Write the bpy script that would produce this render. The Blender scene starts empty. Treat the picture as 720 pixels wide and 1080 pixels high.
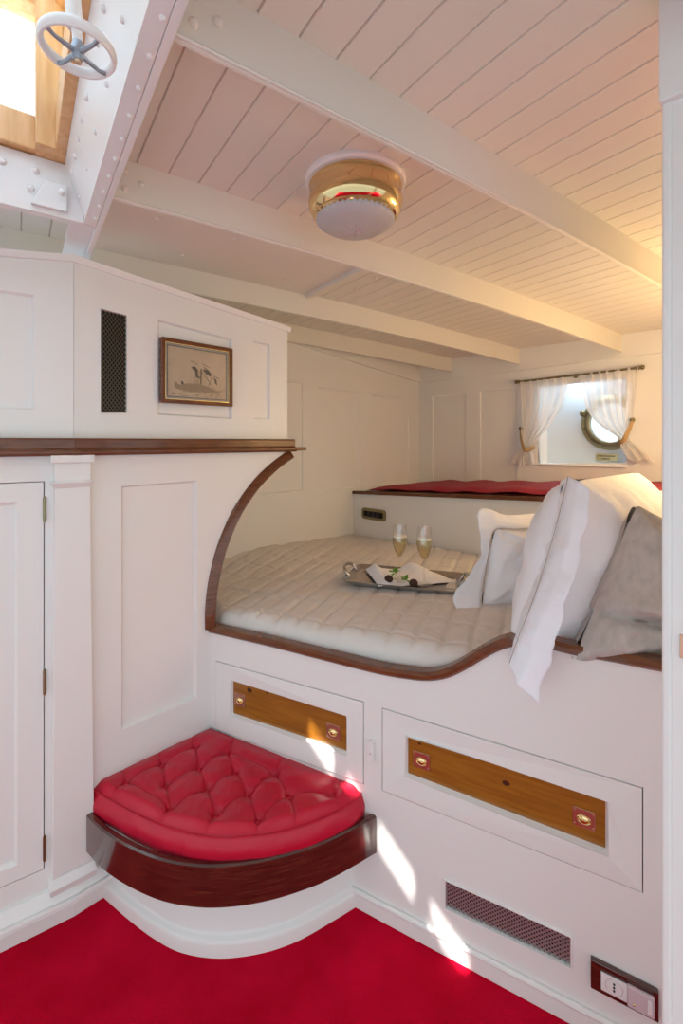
import bpy, math, random
from mathutils import Vector, noise
from mathutils.geometry import tessellate_polygon
random.seed(7)
PI = math.pi
SC = bpy.context.scene
COL = SC.collection
H = 1.3            # eye height
F = 480.0          # focal length in pixels of the 720-wide frame
CU, CV = 360.0, 466.0

# ---------------------------------------------------------------- helpers
def px(u, v, d):
    return Vector(((u-CU)/F*d, d, H+(CV-v)/F*d))

def floorpt(u, v, z=0.0):
    d = F*(H-z)/(v-CV)
    return Vector(((u-CU)/F*d, d, z))

class Frame:
    """vertical plane: s runs along it, z up, n out towards the cabin"""
    def __init__(self, o, d, n):
        self.o = Vector((o[0], o[1], 0)); self.d = Vector((d[0], d[1], 0)).normalized()
        self.n = Vector((n[0], n[1], 0)).normalized()
    def P(self, s, z, n=0.0):
        p = self.o + self.d*s + self.n*n
        return Vector((p.x, p.y, z))
    def sd(self, u, n=0.0):
        r = (u-CU)/F
        o = self.o + self.n*n
        s = (r*o.y-o.x)/(self.d.x-r*self.d.y)
        return s, o.y+self.d.y*s
    def sz(self, u, v, n=0.0):
        s, d = self.sd(u, n)
        return (s, H+(CV-v)/F*d)

class MB:
    def __init__(self): self.v = []; self.f = []; self.mi = []
    def add(self, vs, fs, mi=0):
        b = len(self.v); self.v += [tuple(x) for x in vs]
        for f in fs: self.f.append([b+i for i in f]); self.mi.append(mi)
        return self
    def hexa(self, p, mi=0):       # 8 points: bottom loop 0-3, top loop 4-7
        return self.add(p, [(3,2,1,0),(4,5,6,7),(0,1,5,4),(1,2,6,5),(2,3,7,6),(3,0,4,7)], mi)
    def box(self, fr, s0, s1, z0, z1, n0, n1, mi=0):
        P = fr.P
        return self.hexa([P(s0,z0,n0),P(s1,z0,n0),P(s1,z0,n1),P(s0,z0,n1),P(s0,z1,n0),P(s1,z1,n0),P(s1,z1,n1),P(s0,z1,n1)], mi)
    def bar(self, fr, a, b, w, n0, n1, mi=0):   # straight bar in a plane between two (s,z)
        a = Vector(a); b = Vector(b); t = (b-a).normalized(); q = Vector((-t.y, t.x))*w/2
        c = [a-q, b-q, b+q, a+q]
        return self.hexa([fr.P(x.x,x.y,n0) for x in c]+[fr.P(x.x,x.y,n1) for x in c], mi)
    def plate(self, fr, outer, holes, n0, n1, mi=0, back=True):   # n0 back, n1 front
        loops = [outer]+list(holes)
        tri = tessellate_polygon([[Vector((p[0],p[1],0)) for p in l] for l in loops])
        flat = [p for l in loops for p in l]
        self.add([fr.P(p[0],p[1],n1) for p in flat], tri, mi)
        if back: self.add([fr.P(p[0],p[1],n0) for p in flat], [t[::-1] for t in tri], mi)
        for l in loops:
            m = len(l)
            self.add([fr.P(p[0],p[1],n0) for p in l]+[fr.P(p[0],p[1],n1) for p in l],
                     [(i,(i+1)%m,m+(i+1)%m,m+i) for i in range(m)], mi)
        return self
    def sunk(self, fr, quad, n, depth, w, mi=0):     # recessed panel with sloped moulding
        c = sum((Vector(q) for q in quad), Vector((0,0)))/4
        inn = []
        for q in quad:
            dv = c-Vector(q); inn.append((q[0]+math.copysign(w,dv.x), q[1]+math.copysign(w,dv.y)))
        self.add([fr.P(q[0],q[1],n) for q in quad]+[fr.P(q[0],q[1],n-depth*.8) for q in inn]+[fr.P(q[0],q[1],n-depth) for q in inn],
                 [(i,(i+1)%4,4+(i+1)%4,4+i) for i in range(4)]+[(4+i,4+(i+1)%4,8+(i+1)%4,8+i) for i in range(4)]+[(8,9,10,11)], mi)
        return self
    def tube(self, pts, r, k=10, closed=False, mi=0, caps=True, sx=1.0, sy=1.0, up=Vector((0,0,1))):
        pts = [Vector(p) for p in pts]; m = len(pts)
        rr = r if isinstance(r, (list,tuple)) else [r]*m
        vs = []
        for i, p in enumerate(pts):
            if closed: t = pts[(i+1)%m]-pts[i-1]
            else: t = pts[min(i+1,m-1)]-pts[max(i-1,0)]
            t.normalize()
            u = up if abs(t.dot(up)) < .95 else Vector((1,0,0))
            a = t.cross(u).normalized(); b = a.cross(t).normalized()
            for j in range(k):
                th = 2*PI*j/k
                vs.append(p+a*math.cos(th)*rr[i]*sx+b*math.sin(th)*rr[i]*sy)
        fs = []
        for i in range(m if closed else m-1):
            for j in range(k):
                fs.append((i*k+j, i*k+(j+1)%k, ((i+1)%m)*k+(j+1)%k, ((i+1)%m)*k+j))
        if not closed and caps:
            fs.append(tuple(range(k))[::-1]); fs.append(tuple((m-1)*k+j for j in range(k)))
        return self.add(vs, fs, mi)
    def lathe(self, c, prof, k=48, mi=0, rmod=None, axis=None):
        c = Vector(c); vs = []
        if axis is None: X, Y, Z = Vector((1,0,0)), Vector((0,1,0)), Vector((0,0,1))
        else:
            Z = axis.normalized(); X = Z.orthogonal().normalized(); Y = Z.cross(X)
        for i, (r, z) in enumerate(prof):
            for j in range(k):
                th = 2*PI*j/k; q = r*(rmod(i, j) if rmod else 1)
                vs.append(c+X*q*math.cos(th)+Y*q*math.sin(th)+Z*z)
        m = len(prof)
        fs = [(i*k+j, i*k+(j+1)%k, (i+1)*k+(j+1)%k, (i+1)*k+j) for i in range(m-1) for j in range(k)]
        return self.add(vs, fs, mi)
    def grid(self, fn, nu, nv, mi=0, closed_u=False):
        vs = [fn(i/nu, j/nv) for j in range(nv+1) for i in range(nu+1)]
        w = nu+1
        return self.add(vs, [(j*w+i, j*w+i+1, (j+1)*w+i+1, (j+1)*w+i) for j in range(nv) for i in range(nu)], mi)
    def sphere(self, c, r, k=12, m=8, mi=0, sq=(1,1,1)):
        c = Vector(c); vs = []; 
        for i in range(m+1):
            ph = PI*i/m
            for j in range(k):
                th = 2*PI*j/k
                vs.append(c+Vector((r*sq[0]*math.sin(ph)*math.cos(th), r*sq[1]*math.sin(ph)*math.sin(th), r*sq[2]*math.cos(ph))))
        return self.add(vs, [(i*k+j, (i+1)*k+j, (i+1)*k+(j+1)%k, i*k+(j+1)%k) for i in range(m) for j in range(k)], mi)
    def build(self, name, mat, parent=None, smooth=False, bevel=0, weld=False, fix=True, auto=None):
        me = bpy.data.meshes.new(name); me.from_pydata(self.v, [], self.f)
        mats = mat if isinstance(mat, (list,tuple)) else [mat]
        for m in mats: me.materials.append(m)
        if len(mats) > 1:
            for p, i in zip(me.polygons, self.mi): p.material_index = i
        import bmesh
        bm = bmesh.new(); bm.from_mesh(me)
        bmesh.ops.remove_doubles(bm, verts=bm.verts, dist=1e-5)
        if fix: bmesh.ops.recalc_face_normals(bm, faces=bm.faces)
        if smooth:
            for f in bm.faces: f.smooth = True
            ang = math.radians(auto or 50)
            for e in bm.edges:
                if len(e.link_faces) == 2 and e.calc_face_angle(0) > ang: e.smooth = False
        bm.to_mesh(me); bm.free(); me.update()
        o = bpy.data.objects.new(name, me); COL.objects.link(o)
        if parent: o.parent = parent; o.matrix_parent_inverse = parent.matrix_world.inverted()
        if bevel:
            b = o.modifiers.new('bevel', 'BEVEL'); b.width = bevel; b.segments = 2; b.limit_method = 'ANGLE'; b.angle_limit = math.radians(40)
            b.harden_normals = False
        return o

def empty(name, loc, label=None, cat=None, group=None):
    o = bpy.data.objects.new(name, None); COL.objects.link(o); o.location = loc; o.empty_display_size = .05
    o.matrix_world.translation = loc
    if label: tag(o, label, cat, group)
    return o
def tag(o, label, cat, group=None):
    o['label'] = label; o['category'] = cat
    if group: o['group'] = group
    return o
def struct(o): o['kind'] = 'structure'; return o
def smooth(x):
    x = max(0., min(1., x)); return x*x*(3-2*x)
def fbm(x, y, z=0, o=3):
    return sum(noise.noise(Vector((x*2**k, y*2**k, z+k*7.3)))*.5**k for k in range(o))
def catmull(p, n):
    out = []
    for i in range(len(p)-1):
        a, b, c, d = p[max(i-1,0)], p[i], p[i+1], p[min(i+2,len(p)-1)]
        for k in range(n):
            t = k/n
            out.append(.5*((2*b)+(c-a)*t+(2*a-5*b+4*c-d)*t*t+(3*b-a-3*c+d)*t**3))
    out.append(p[-1]); return out

# ---------------------------------------------------------------- materials
def srgb(r, g, b):
    f = lambda c: (c/255/12.92) if c/255 <= .04045 else ((c/255+.055)/1.055)**2.4
    return (f(r), f(g), f(b), 1)
def mat(name, col, rough=.5, metal=0, spec=.5, coat=0, **kw):
    m = bpy.data.materials.new(name); m.use_nodes = True
    b = m.node_tree.nodes['Principled BSDF']
    b.inputs['Base Color'].default_value = col; b.inputs['Roughness'].default_value = rough
    b.inputs['Metallic'].default_value = metal; b.inputs['Specular IOR Level'].default_value = spec
    b.inputs['Coat Weight'].default_value = coat; b.inputs['Coat Roughness'].default_value = .06
    return m
def N(m, t, **kw):
    n = m.node_tree.nodes.new(t)
    for k, v in kw.items():
        if k in n.inputs: n.inputs[k].default_value = v
        else: setattr(n, k, v)
    return n
def link(m, a, ao, b, bi): m.node_tree.links.new(a.outputs[ao], b.inputs[bi])
def bump(m, scale, strength, dist=.002, detail=4, src=None):
    b = m.node_tree.nodes['Principled BSDF']
    tc = N(m, 'ShaderNodeTexCoord')
    n = N(m, 'ShaderNodeTexNoise', Scale=scale, Detail=detail)
    link(m, tc, 'Object', n, 'Vector')
    bp = N(m, 'ShaderNodeBump', Strength=strength, Distance=dist)
    link(m, n, 'Fac', bp, 'Height'); link(m, bp, 'Normal', b, 'Normal')
    return n, tc
def vary(m, c1, c2, scale, detail=4, stretch=None, rot=None, pos=(.3,.7)):
    b = m.node_tree.nodes['Principled BSDF']
    tc = N(m, 'ShaderNodeTexCoord'); mp = N(m, 'ShaderNodeMapping')
    if stretch: mp.inputs['Scale'].default_value = stretch
    if rot: mp.inputs['Rotation'].default_value = rot
    n = N(m, 'ShaderNodeTexNoise', Scale=scale, Detail=detail)
    r = N(m, 'ShaderNodeValToRGB'); e = r.color_ramp.elements
    e[0].position, e[1].position = pos; e[0].color = c1; e[1].color = c2
    link(m, tc, 'Object', mp, 'Vector'); link(m, mp, 'Vector', n, 'Vector'); link(m, n, 'Fac', r, 'Fac'); link(m, r, 'Color', b, 'Base Color')
    return m

WHITE = mat('white_enamel', (.79,.785,.765,1), .38); bump(WHITE, 9, .06, .004)
CEIL = mat('ceiling_paint', (.75,.715,.65,1), .42); bump(CEIL, 14, .05, .003)
STEEL = mat('painted_steel', (.80,.80,.80,1), .3); bump(STEEL, 30, .15, .004)
CARPET = mat('red_carpet', (.5,.004,.012,1), .95, spec=.03)
vary(CARPET, (.50,.002,.020,1), (.66,.004,.034,1), 7, 6, pos=(.3,.75)); bump(CARPET, 420, .8, .004, 3)
CARPET.node_tree.nodes['Principled BSDF'].inputs['Sheen Weight'].default_value = .0
CARPET.node_tree.nodes['Principled BSDF'].inputs['Sheen Tint'].default_value = (1,.2,.2,1)
LEATHER = mat('red_leather', (.50,.006,.030,1), .36, spec=.36); bump(LEATHER, 160, .12, .002, 5)
REDCLOTH = mat('red_cushion_cloth', (.30,.012,.03,1), .7)
MAHOG = mat('mahogany', (.06,.015,.008,1), .26, spec=.35, coat=.4)
vary(MAHOG, (.10,.030,.010,1), (.175,.056,.018,1), 16, 6, stretch=(1,1,9))
DMAHOG = mat('dark_mahogany', (.03,.005,.004,1), .18, coat=1)
vary(DMAHOG, (.032,.007,.005,1), (.10,.022,.012,1), 14, 6, stretch=(1,1,12))
PINE = mat('pine', (.3,.12,.01,1), .3, coat=.35)
vary(PINE, (.24,.085,.008,1), (.36,.14,.014,1), 9, 5, stretch=(1,1,14))
TEAK = mat('varnished_teak', (.5,.2,.05,1), .35, coat=.3)
vary(TEAK, (.62,.32,.11,1), (.78,.48,.22,1), 7, 5, stretch=(9,9,1))
KNOT = mat('pine_knot', (.05,.012,.004,1), .4)
BRASS = mat('polished_brass', (.82,.60,.30,1), .12, metal=1)
OBRASS = mat('old_brass', (.27,.23,.13,1), .35, metal=1)
COPPER = mat('copper_brass', (.60,.43,.30,1), .32, metal=1)
SILVER = mat('silver', (.50,.47,.44,1), .2, metal=1)
GREYM = mat('grey_metal', (.32,.36,.42,1), .35, metal=.7)
BLACK = mat('black_void', (.006,.006,.006,1), .8)
GAPSHADE = mat('gap_shade', (.02,.018,.017,1), .9)  # shade of the drawer gaps put into the colour
WIRE = mat('bronze_wire', (.14,.11,.075,1), .4, metal=.8)
ZINC = mat('zinc_wire', (.5,.53,.53,1), .35, metal=.8)
LINEN = mat('grey_linen_quilt', (.70,.665,.63,1), .9, spec=.15); bump(LINEN, 300, .3, .002, 3)
GLINEN = mat('grey_linen', (.40,.37,.34,1), .9, spec=.15)
vary(GLINEN, (.42,.39,.36,1), (.53,.49,.455,1), 60, 5, stretch=(1,1,.2)); bump(GLINEN, 220, .35, .002, 4)
COTTON = mat('white_cotton', (.86,.87,.92,1), .85, spec=.2); bump(COTTON, 22, .25, .008, 4)
STITCH = mat('hemstitch', (.42,.37,.34,1), .9)
FROST = mat('frosted_glass', (.72,.70,.70,1), .35, spec=.5)
FROST.node_tree.nodes['Principled BSDF'].inputs['Transmission Weight'].default_value = .35
PLASTIC = mat('white_plastic', (.80,.78,.77,1), .3)
PLASTG = mat('mauve_plastic', (.62,.52,.55,1), .3)
PAPER = mat('aged_paper', (.52,.42,.30,1), .9)
vary(PAPER, (.46,.37,.26,1), (.58,.48,.36,1), 12)
INK = mat('ink', (.035,.028,.022,1), .9)
INKL = mat('ink_wash', (.27,.21,.14,1), .9)
MOUNT = mat('grey_mount', (.30,.30,.30,1), .8)
MOUNTB = mat('blue_line', (.045,.055,.09,1), .8)
GILT = mat('gilt_slip', (.75,.62,.32,1), .25, metal=1)
EBON = mat('ebonised_wood', (.015,.016,.022,1), .35)
TRUFFLE = mat('chocolate', (.045,.016,.010,1), .7); bump(TRUFFLE, 250, .8, .004)
HERB = mat('green_herb', (.12,.30,.02,1), .5)
HULL = mat('hull_paint', (.66,.74,.80,1), .35)
def glass(name, tint=(1,1,1,1), rough=.0):
    m = bpy.data.materials.new(name); m.use_nodes = True; nt = m.node_tree; nt.nodes.clear()
    o = nt.nodes.new('ShaderNodeOutputMaterial'); mx = nt.nodes.new('ShaderNodeMixShader')
    t = nt.nodes.new('ShaderNodeBsdfTransparent'); g = nt.nodes.new('ShaderNodeBsdfGlossy'); lw = nt.nodes.new('ShaderNodeLayerWeight')
    pw_ = nt.nodes.new('ShaderNodeMath'); pw_.operation = 'POWER'; pw_.inputs[1].default_value = 3
    ma = nt.nodes.new('ShaderNodeMath'); ma.operation = 'MULTIPLY_ADD'; ma.inputs[1].default_value = .55; ma.inputs[2].default_value = .09
    t.inputs['Color'].default_value = tint; g.inputs['Roughness'].default_value = rough+.02; lw.inputs['Blend'].default_value = .5
    nt.links.new(lw.outputs['Facing'], pw_.inputs[0]); nt.links.new(pw_.outputs[0], ma.inputs[0]); nt.links.new(ma.outputs[0], mx.inputs[0])
    nt.links.new(t.outputs[0], mx.inputs[1]); nt.links.new(g.outputs[0], mx.inputs[2]); nt.links.new(mx.outputs[0], o.inputs[0])
    return m
GLASS = glass('clear_glass')
CHAMP = glass('champagne', (.93,.86,.62,1))
FOAM = mat('champagne_foam', (.85,.82,.72,1), .6)
def sheer(name, col, tr):
    m = bpy.data.materials.new(name); m.use_nodes = True; nt = m.node_tree; nt.nodes.clear()
    o = nt.nodes.new('ShaderNodeOutputMaterial'); a = nt.nodes.new('ShaderNodeMixShader'); b = nt.nodes.new('ShaderNodeMixShader')
    d = nt.nodes.new('ShaderNodeBsdfDiffuse'); t = nt.nodes.new('ShaderNodeBsdfTranslucent'); p = nt.nodes.new('ShaderNodeBsdfTransparent')
    d.inputs['Color'].default_value = col; t.inputs['Color'].default_value = col
    a.inputs[0].default_value = .5; b.inputs[0].default_value = tr
    nt.links.new(d.outputs[0], a.inputs[1]); nt.links.new(t.outputs[0], a.inputs[2]); nt.links.new(a.outputs[0], b.inputs[1]); nt.links.new(p.outputs[0], b.inputs[2]); nt.links.new(b.outputs[0], o.inputs[0])
    return m
ROOFDIFF = sheer('roof_light_diffuser', (.76,.86,.95,1), .0)  # for the added skylight roof that spreads the daylight
SHEER = sheer('sheer_voile', (.93,.92,.90,1), .22)
BAND = mat('tieback_band', (.42,.29,.14,1), .6)

# ---------------------------------------------------------------- planes of the cabin
A  = Frame((-.443,1.541), (.7145,.6997), (.6997,-.7145))          # left bulkhead
bend = A.P(A.sd(78)[0], 0)
A2 = Frame(bend.xy, (-.8355,-.5494), (.5494,-.8355))              # wardrobe side, s grows to the left
B  = Frame((-.443,1.541), (.880,-.475), (-.475,-.880))            # front of the bunk
SH = Frame((.0785,2.9), (.692,-.722), (-.722,-.692))              # front of the side shelf
AP = Frame((.586,3.43), (.691,.722), (.722,-.691))                # alcove end wall, s<0 towards the cabin
W  = Frame((.586,3.43), (.692,-.722), (-.722,-.692))              # ship's side with the window
EA = Vector((.817,.5767,0)); EF = Vector((-.5767,.817,0))         # athwartships / fore and aft
def deck(a, f, z): 
    p = EA*a+EF*f; return Vector((p.x, p.y, z))
def zb(a): return 1.847-.0136*(a-.45)**2                           # underside of the deck beams
BD = .095
def zc(a): return zb(a)+BD

# ---------------------------------------------------------------- camera
cam = bpy.data.cameras.new('camera'); co = bpy.data.objects.new('camera', cam); COL.objects.link(co)
co.location = (0,0,H); co.rotation_euler = (PI/2,0,0)
cam.sensor_fit = 'HORIZONTAL'; cam.sensor_width = 36; cam.lens = F/720*36
cam.shift_x = 0; cam.shift_y = -(540-CV)/720; cam.clip_start = .02
SC.camera = co

# ================================================================ SETTING
m = MB(); m.add([(-1.6,-.5,0),(2.4,-.5,0),(2.4,4,0),(-1.6,4,0),(-1.6,-.5,-.03),(2.4,-.5,-.03),(2.4,4,-.03),(-1.6,4,-.03)],
      [(0,1,2,3),(7,6,5,4),(0,4,5,1),(1,5,6,2),(2,6,7,3),(3,7,4,0)])
struct(m.build('floor', CARPET))

# --- left bulkhead: lower boarding with recessed panel + arch piece, wardrobe side, upper boarding
RAILZ0, RAILZ1 = 1.262, 1.31
TH = .03
s308 = A.sd(308)[0]
arch_px = [(222,662),(222,645),(224,622),(229,596),(236,572),(247,546),(259,526),(272,509),(285,496),(296,487),(306,480)]
arch = [A.sz(*p) for p in arch_px]
arch = [(max(s,0.0), z) for s, z in arch]
pan = [A.sz(128,512), A.sz(207.5,506), A.sz(209.5,735), A.sz(131,767.5)]
pan = [(pan[0][0],1.170),(pan[1][0],1.172),(pan[1][0],pan[2][1]),(pan[0][0],pan[2][1]-.003)]
m = MB()
outer = [(A.sd(78)[0],0),(0,0)]+arch+[(s308,RAILZ1-.01),(A.sd(78)[0],RAILZ1-.01)]
m.plate(A, outer, [pan], -TH, 0); m.sunk(A, pan, 0, .012, .006)
UO = -.022       # upper boarding stands back behind the rail
def upper_top(s): return 1.808-(s+.3406)*.0905
sL = A.sd(78, UO)[0]; sR = A.sd(303, UO)[0]
upan = [[A.sz(165.5,337,UO),A.sz(243,357,UO),A.sz(246,442,UO),A.sz(167.5,437.5,UO)],
        [A.sz(265.5,359,UO),A.sz(283,363,UO),A.sz(286,442,UO),A.sz(268,442,UO)]]
ven = [A.sz(104,325.5,UO),A.sz(131,332.5,UO),A.sz(135.8,435.5,UO),A.sz(108,435.5,UO)]
def rect(q, slope=True):
    s0 = (q[0][0]+q[3][0])/2; s1 = (q[1][0]+q[2][0])/2
    return [(s0,q[0][1]),(s1,q[1][1]),(s1,q[2][1]),(s0,q[3][1])]
upan = [rect(q) for q in upan]; ven = rect(ven)
outer = [(sL,RAILZ0+.01),(sR,RAILZ0+.01),(sR,upper_top(sR)),(sL,upper_top(sL))]
m.plate(A, outer, upan+[ven], UO-TH, UO)
for q in upan: m.sunk(A, q, UO, .010, .005)
# wardrobe side (runs off to the left of the frame)
dtop = A2.sz(46,507.5)[1]; dbot = A2.sz(46,917)[1]; ds0 = A2.sd(47)[0]; ds1 = ds0+.46
door = [(ds0,dbot),(ds1,dbot),(ds1,dtop),(ds0,dtop)]
m.plate(A2, [(0,0),(.8,0),(.8,RAILZ1-.01),(0,RAILZ1-.01)], [door], -TH, 0)
m.box(A2, .0, .8, 0, 1.3, -.05, -TH-.001)  # backing added behind the door to stop light leaking through its gap
q = [A2.sz(36,312,UO),A2.sz(38,432,UO)]
up2 = [(q[0][0],1.345),(q[0][0]+.40,1.345),(q[0][0]+.40,1.652),(q[0][0],1.652)]
up2 = [(q[0][0],A2.sz(38,432.5,UO)[1]),(q[0][0]+.40,A2.sz(38,432.5,UO)[1]),(q[0][0]+.40,A2.sz(33,310.5,UO)[1]),(q[0][0],A2.sz(33,310.5,UO)[1])]
m.plate(A2, [(0,RAILZ0+.01),(.8,RAILZ0+.01),(.8,1.71),(0,upper_top(sL))], [up2], UO-TH, UO)
m.sunk(A2, up2, UO, .010, .005)
struct(m.build('wall_left', WHITE))

# cornice on top of the upper boarding
m = MB()
for (s0, s1) in ((sL-.01, sR+.012),):
    m.hexa([A.P(s0,upper_top(s0)-.012,UO-TH-.012),A.P(s1,upper_top(s1)-.012,UO-TH-.012),A.P(s1,upper_top(s1)-.012,UO+.006),A.P(s0,upper_top(s0)-.012,UO+.006),
            A.P(s0,upper_top(s0)+.006,UO-TH-.012),A.P(s1,upper_top(s1)+.006,UO-TH-.012),A.P(s1,upper_top(s1)+.006,UO+.014),A.P(s0,upper_top(s0)+.006,UO+.014)])
zt0 = upper_top(sL)
for q0_, q1_ in (((UO-TH,-.012,UO+.006),(UO-TH,.006,UO+.014)),):
    m.hexa([A2.P(0,zt0-.012,UO-TH),A2.P(.8,1.698,UO-TH),A2.P(.8,1.698,UO+.006),A2.P(0,zt0-.012,UO+.006),A2.P(0,zt0+.006,UO-TH),A2.P(.8,1.716,UO-TH),A2.P(.8,1.716,UO+.014),A2.P(0,zt0+.006,UO+.014)])
struct(m.build('trim_1', WHITE, bevel=.002))

# wardrobe door with hinges
m = MB()
g = .0022
od = [(ds0+g,dbot+g),(ds1-g,dbot+g),(ds1-g,dtop-g),(ds0+g,dtop-g)]
ipr = A2.sd(19)[0]
ip = [(ipr,A2.sz(17.6,912.5)[1]),(ds1-.07,A2.sz(17.6,912.5)[1]),(ds1-.07,A2.sz(20,529)[1]),(ipr,A2.sz(20,529)[1])]
m.plate(A2, od, [ip], -.022, .001); m.sunk(A2, ip, .001, .012, .008)
door1 = m.build('door_1', WHITE, bevel=.0012); struct(door1)
for v in (537, 719, 894):
    z = A2.sz(47,v)[1]
    h = MB(); h.tube([A2.P(ds0,z-.030,.003),A2.P(ds0,z+.030,.003)], .0042, 10)
    h.tube([A2.P(ds0,z-.034,.003),A2.P(ds0,z+.034,.003)], .003, 10)
    h.build('hinge', OBRASS, door1, smooth=True)

# pilaster between wardrobe and bulkhead
pa = A2.P(A2.sd(55)[0],0,.004); pb = A.P(A.sd(96)[0],0,.004)
pd = (pb-pa); PW = pd.length; PFr = Frame(pa.xy, pd.xy, (pd.y,-pd.x))
m = MB()
def tb(s0,s1,S0,S1,z0,z1,n0,n1,N1):
    P = PFr.P
    m.hexa([P(s0,z0,n0),P(s1,z0,n0),P(s1,z0,n1),P(s0,z0,n1),P(S0,z1,n0),P(S1,z1,n0),P(S1,z1,N1),P(S0,z1,N1)])
tb(-.002,PW+.004,.004,PW-.006, .14,1.175, -.02,.022,.018)
tb(.004,PW-.006,-.006,PW+.003, 1.175,1.190, -.02,.018,.028)
tb(-.006,PW+.003,.003,PW-.005, 1.190,1.197, -.02,.028,.020)
tb(.003,PW-.005,.003,PW-.005, 1.197,1.243, -.02,.020,.022)
tb(-.006,PW+.003,-.006,PW+.003, 1.243,RAILZ0+.002, -.02,.028,.03)
tb(-.010,PW+.010,-.002,PW+.004, .118,.140, -.02,.036,.024)
tb(-.006,PW+.006,-.010,PW+.010, .095,.118, -.02,.024,.032)
struct(m.build('trim_2', WHITE, bevel=.002))

# plinth below wardrobe
m = MB()
sq = A.sd(112)[0]
def plinth(z0, z1, n0, N0):
    a = [A2.P(.7,z0,n0), A2.P(.012*0,z0,n0), A.P(sq+.03,z0,n0)]; 
    b = [A2.P(.7,z1,N0), A2.P(0,z1,N0), A.P(sq+.03,z1,N0)]
    c = [A2.P(.7,z0,-.02), A2.P(0,z0,-.02), A.P(sq+.03,z0,-.02)]; d = [A2.P(.7,z1,-.02), A2.P(0,z1,-.02), A.P(sq+.03,z1,-.02)]
    for i in (0,1): m.hexa([c[i],c[i+1],a[i+1],a[i],d[i],d[i+1],b[i+1],b[i]])
plinth(0,.036,.010,.010); plinth(.036,.046,.010,.004); plinth(.046,.062,.010,.034); plinth(.062,.072,.036,.034); plinth(.072,.10,.026,.008)
struct(m.build('baseboard_left', WHITE, bevel=.0025))

# mahogany rail along the bulkhead
m = MB()
def rail_run(fr, s0, s1, e0=0, e1=0):
    prof = [(-.02,RAILZ0),(.028,RAILZ0),(.034,RAILZ0+.006),(.034,RAILZ0+.013),(.028,RAILZ0+.018),(.020,RAILZ0+.020),(.020,RAILZ1-.005),(.016,RAILZ1),(-.02,RAILZ1)]
    k = len(prof); vs = [fr.P(s0+e0*n,z,n) for n, z in prof]+[fr.P(s1+e1*n,z,n) for n, z in prof]
    m.add(vs, [(i,(i+1)%k,k+(i+1)%k,k+i) for i in range(k)]+[tuple(range(k)), tuple(range(k,2*k))[::-1]])
mit = math.tan(math.radians(11.3/2))
rail_run(A, A.sd(78)[0], s308, e0=-mit, e1=0); rail_run(A2, 0, .75, e0=-mit)
m.box(A, s308-.002, A.sd(319)[0], RAILZ0+.004, RAILZ0+.017, -.03, .024)
struct(m.build('trim_3', MAHOG, bevel=.0015))

# arched mahogany edging round the bunk opening
m = MB()
apts = catmull([Vector((s,z,0)) for s, z in arch], 5)
m2 = []
half = .022
for i, p in enumerate(apts):
    t = (apts[min(i+1,len(apts)-1)]-apts[max(i-1,0)]).normalized(); nn = Vector((-t.y,t.x,0))   # to the left of travel
    w0, w1 = -.012, .021
    sec = [(p+nn*w0,.014),(p+nn*(w0+.006),.020),(p+nn*w1*.75,.012),(p+nn*w1,.006),(p+nn*w1,-.034),(p+nn*w0,-.034)]
    m2.append([A.P(q.x,q.y,n) for q, n in sec])
k = 6
m.add([v for r in m2 for v in r], [(i*k+j,i*k+(j+1)%k,(i+1)*k+(j+1)%k,(i+1)*k+j) for i in range(len(m2)-1) for j in range(k)]+[tuple(range(k)), tuple((len(m2)-1)*k+j for j in range(k))])
struct(m.build('trim_4', MAHOG, smooth=True, auto=35))

# --- alcove end wall (behind the foot of the bunk) with faint panels
m = MB()
def apq(u0,u1,z0,z1):
    a, b = AP.sd(u0)[0], AP.sd(u1)[0]; return [(a,z0),(b,z0),(b,z1),(a,z1)]
aps = [apq(262,319.5,1.025,1.634), apq(335,378.5,1.008,1.622), apq(391.5,431,1.000,1.612)]
m.plate(AP, [(-2.15,.0),(.03,.0),(.03,1.93),(-2.15,1.95)], aps, -.03, 0)
for q in aps: m.sunk(AP, q, 0, .007, .004)
struct(m.build('wall_back', WHITE, bevel=.001))
m = MB()
m.hexa([AP.P(-2.1,1.92,0),AP.P(0.0,1.743,0),AP.P(0.0,1.743,.018),AP.P(-2.1,1.92,.018),AP.P(-2.1,1.935,0),AP.P(0.0,1.935,0),AP.P(0.0,1.935,.018),AP.P(-2.1,1.935,.018)])
struct(m.build('trim_5', WHITE, bevel=.002))

# --- ship's side with the window recess
m = MB()
wo = [W.sz(567,490), W.sz(660,488.3), W.sz(660,398), W.sz(567,404)]
ws0, ws1 = wo[0][0], wo[1][0]; wz0, wz1 = (wo[0][1]+wo[1][1])/2, wo[2][1]-.01
win = [(ws0,wz0-.008),(ws1,wz0+.012),(ws1,wz1+.004),(ws0,wz1)]
def wq(u0,u1,z0,z1):
    a, b = W.sd(u0)[0], W.sd(u1)[0]; return [(a,z0),(b,z0),(b,z1),(a,z1)]
wps = [wq(455.7,491,1.0,1.632), wq(506,545,1.02,1.64)]
m.plate(W, [(-.03,0),(1.95,0),(1.95,1.93),(-.03,1.93)], wps+[win], -.03, 0)
for q in wps: m.sunk(W, q, 0, .007, .004)
WD = .14
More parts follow.
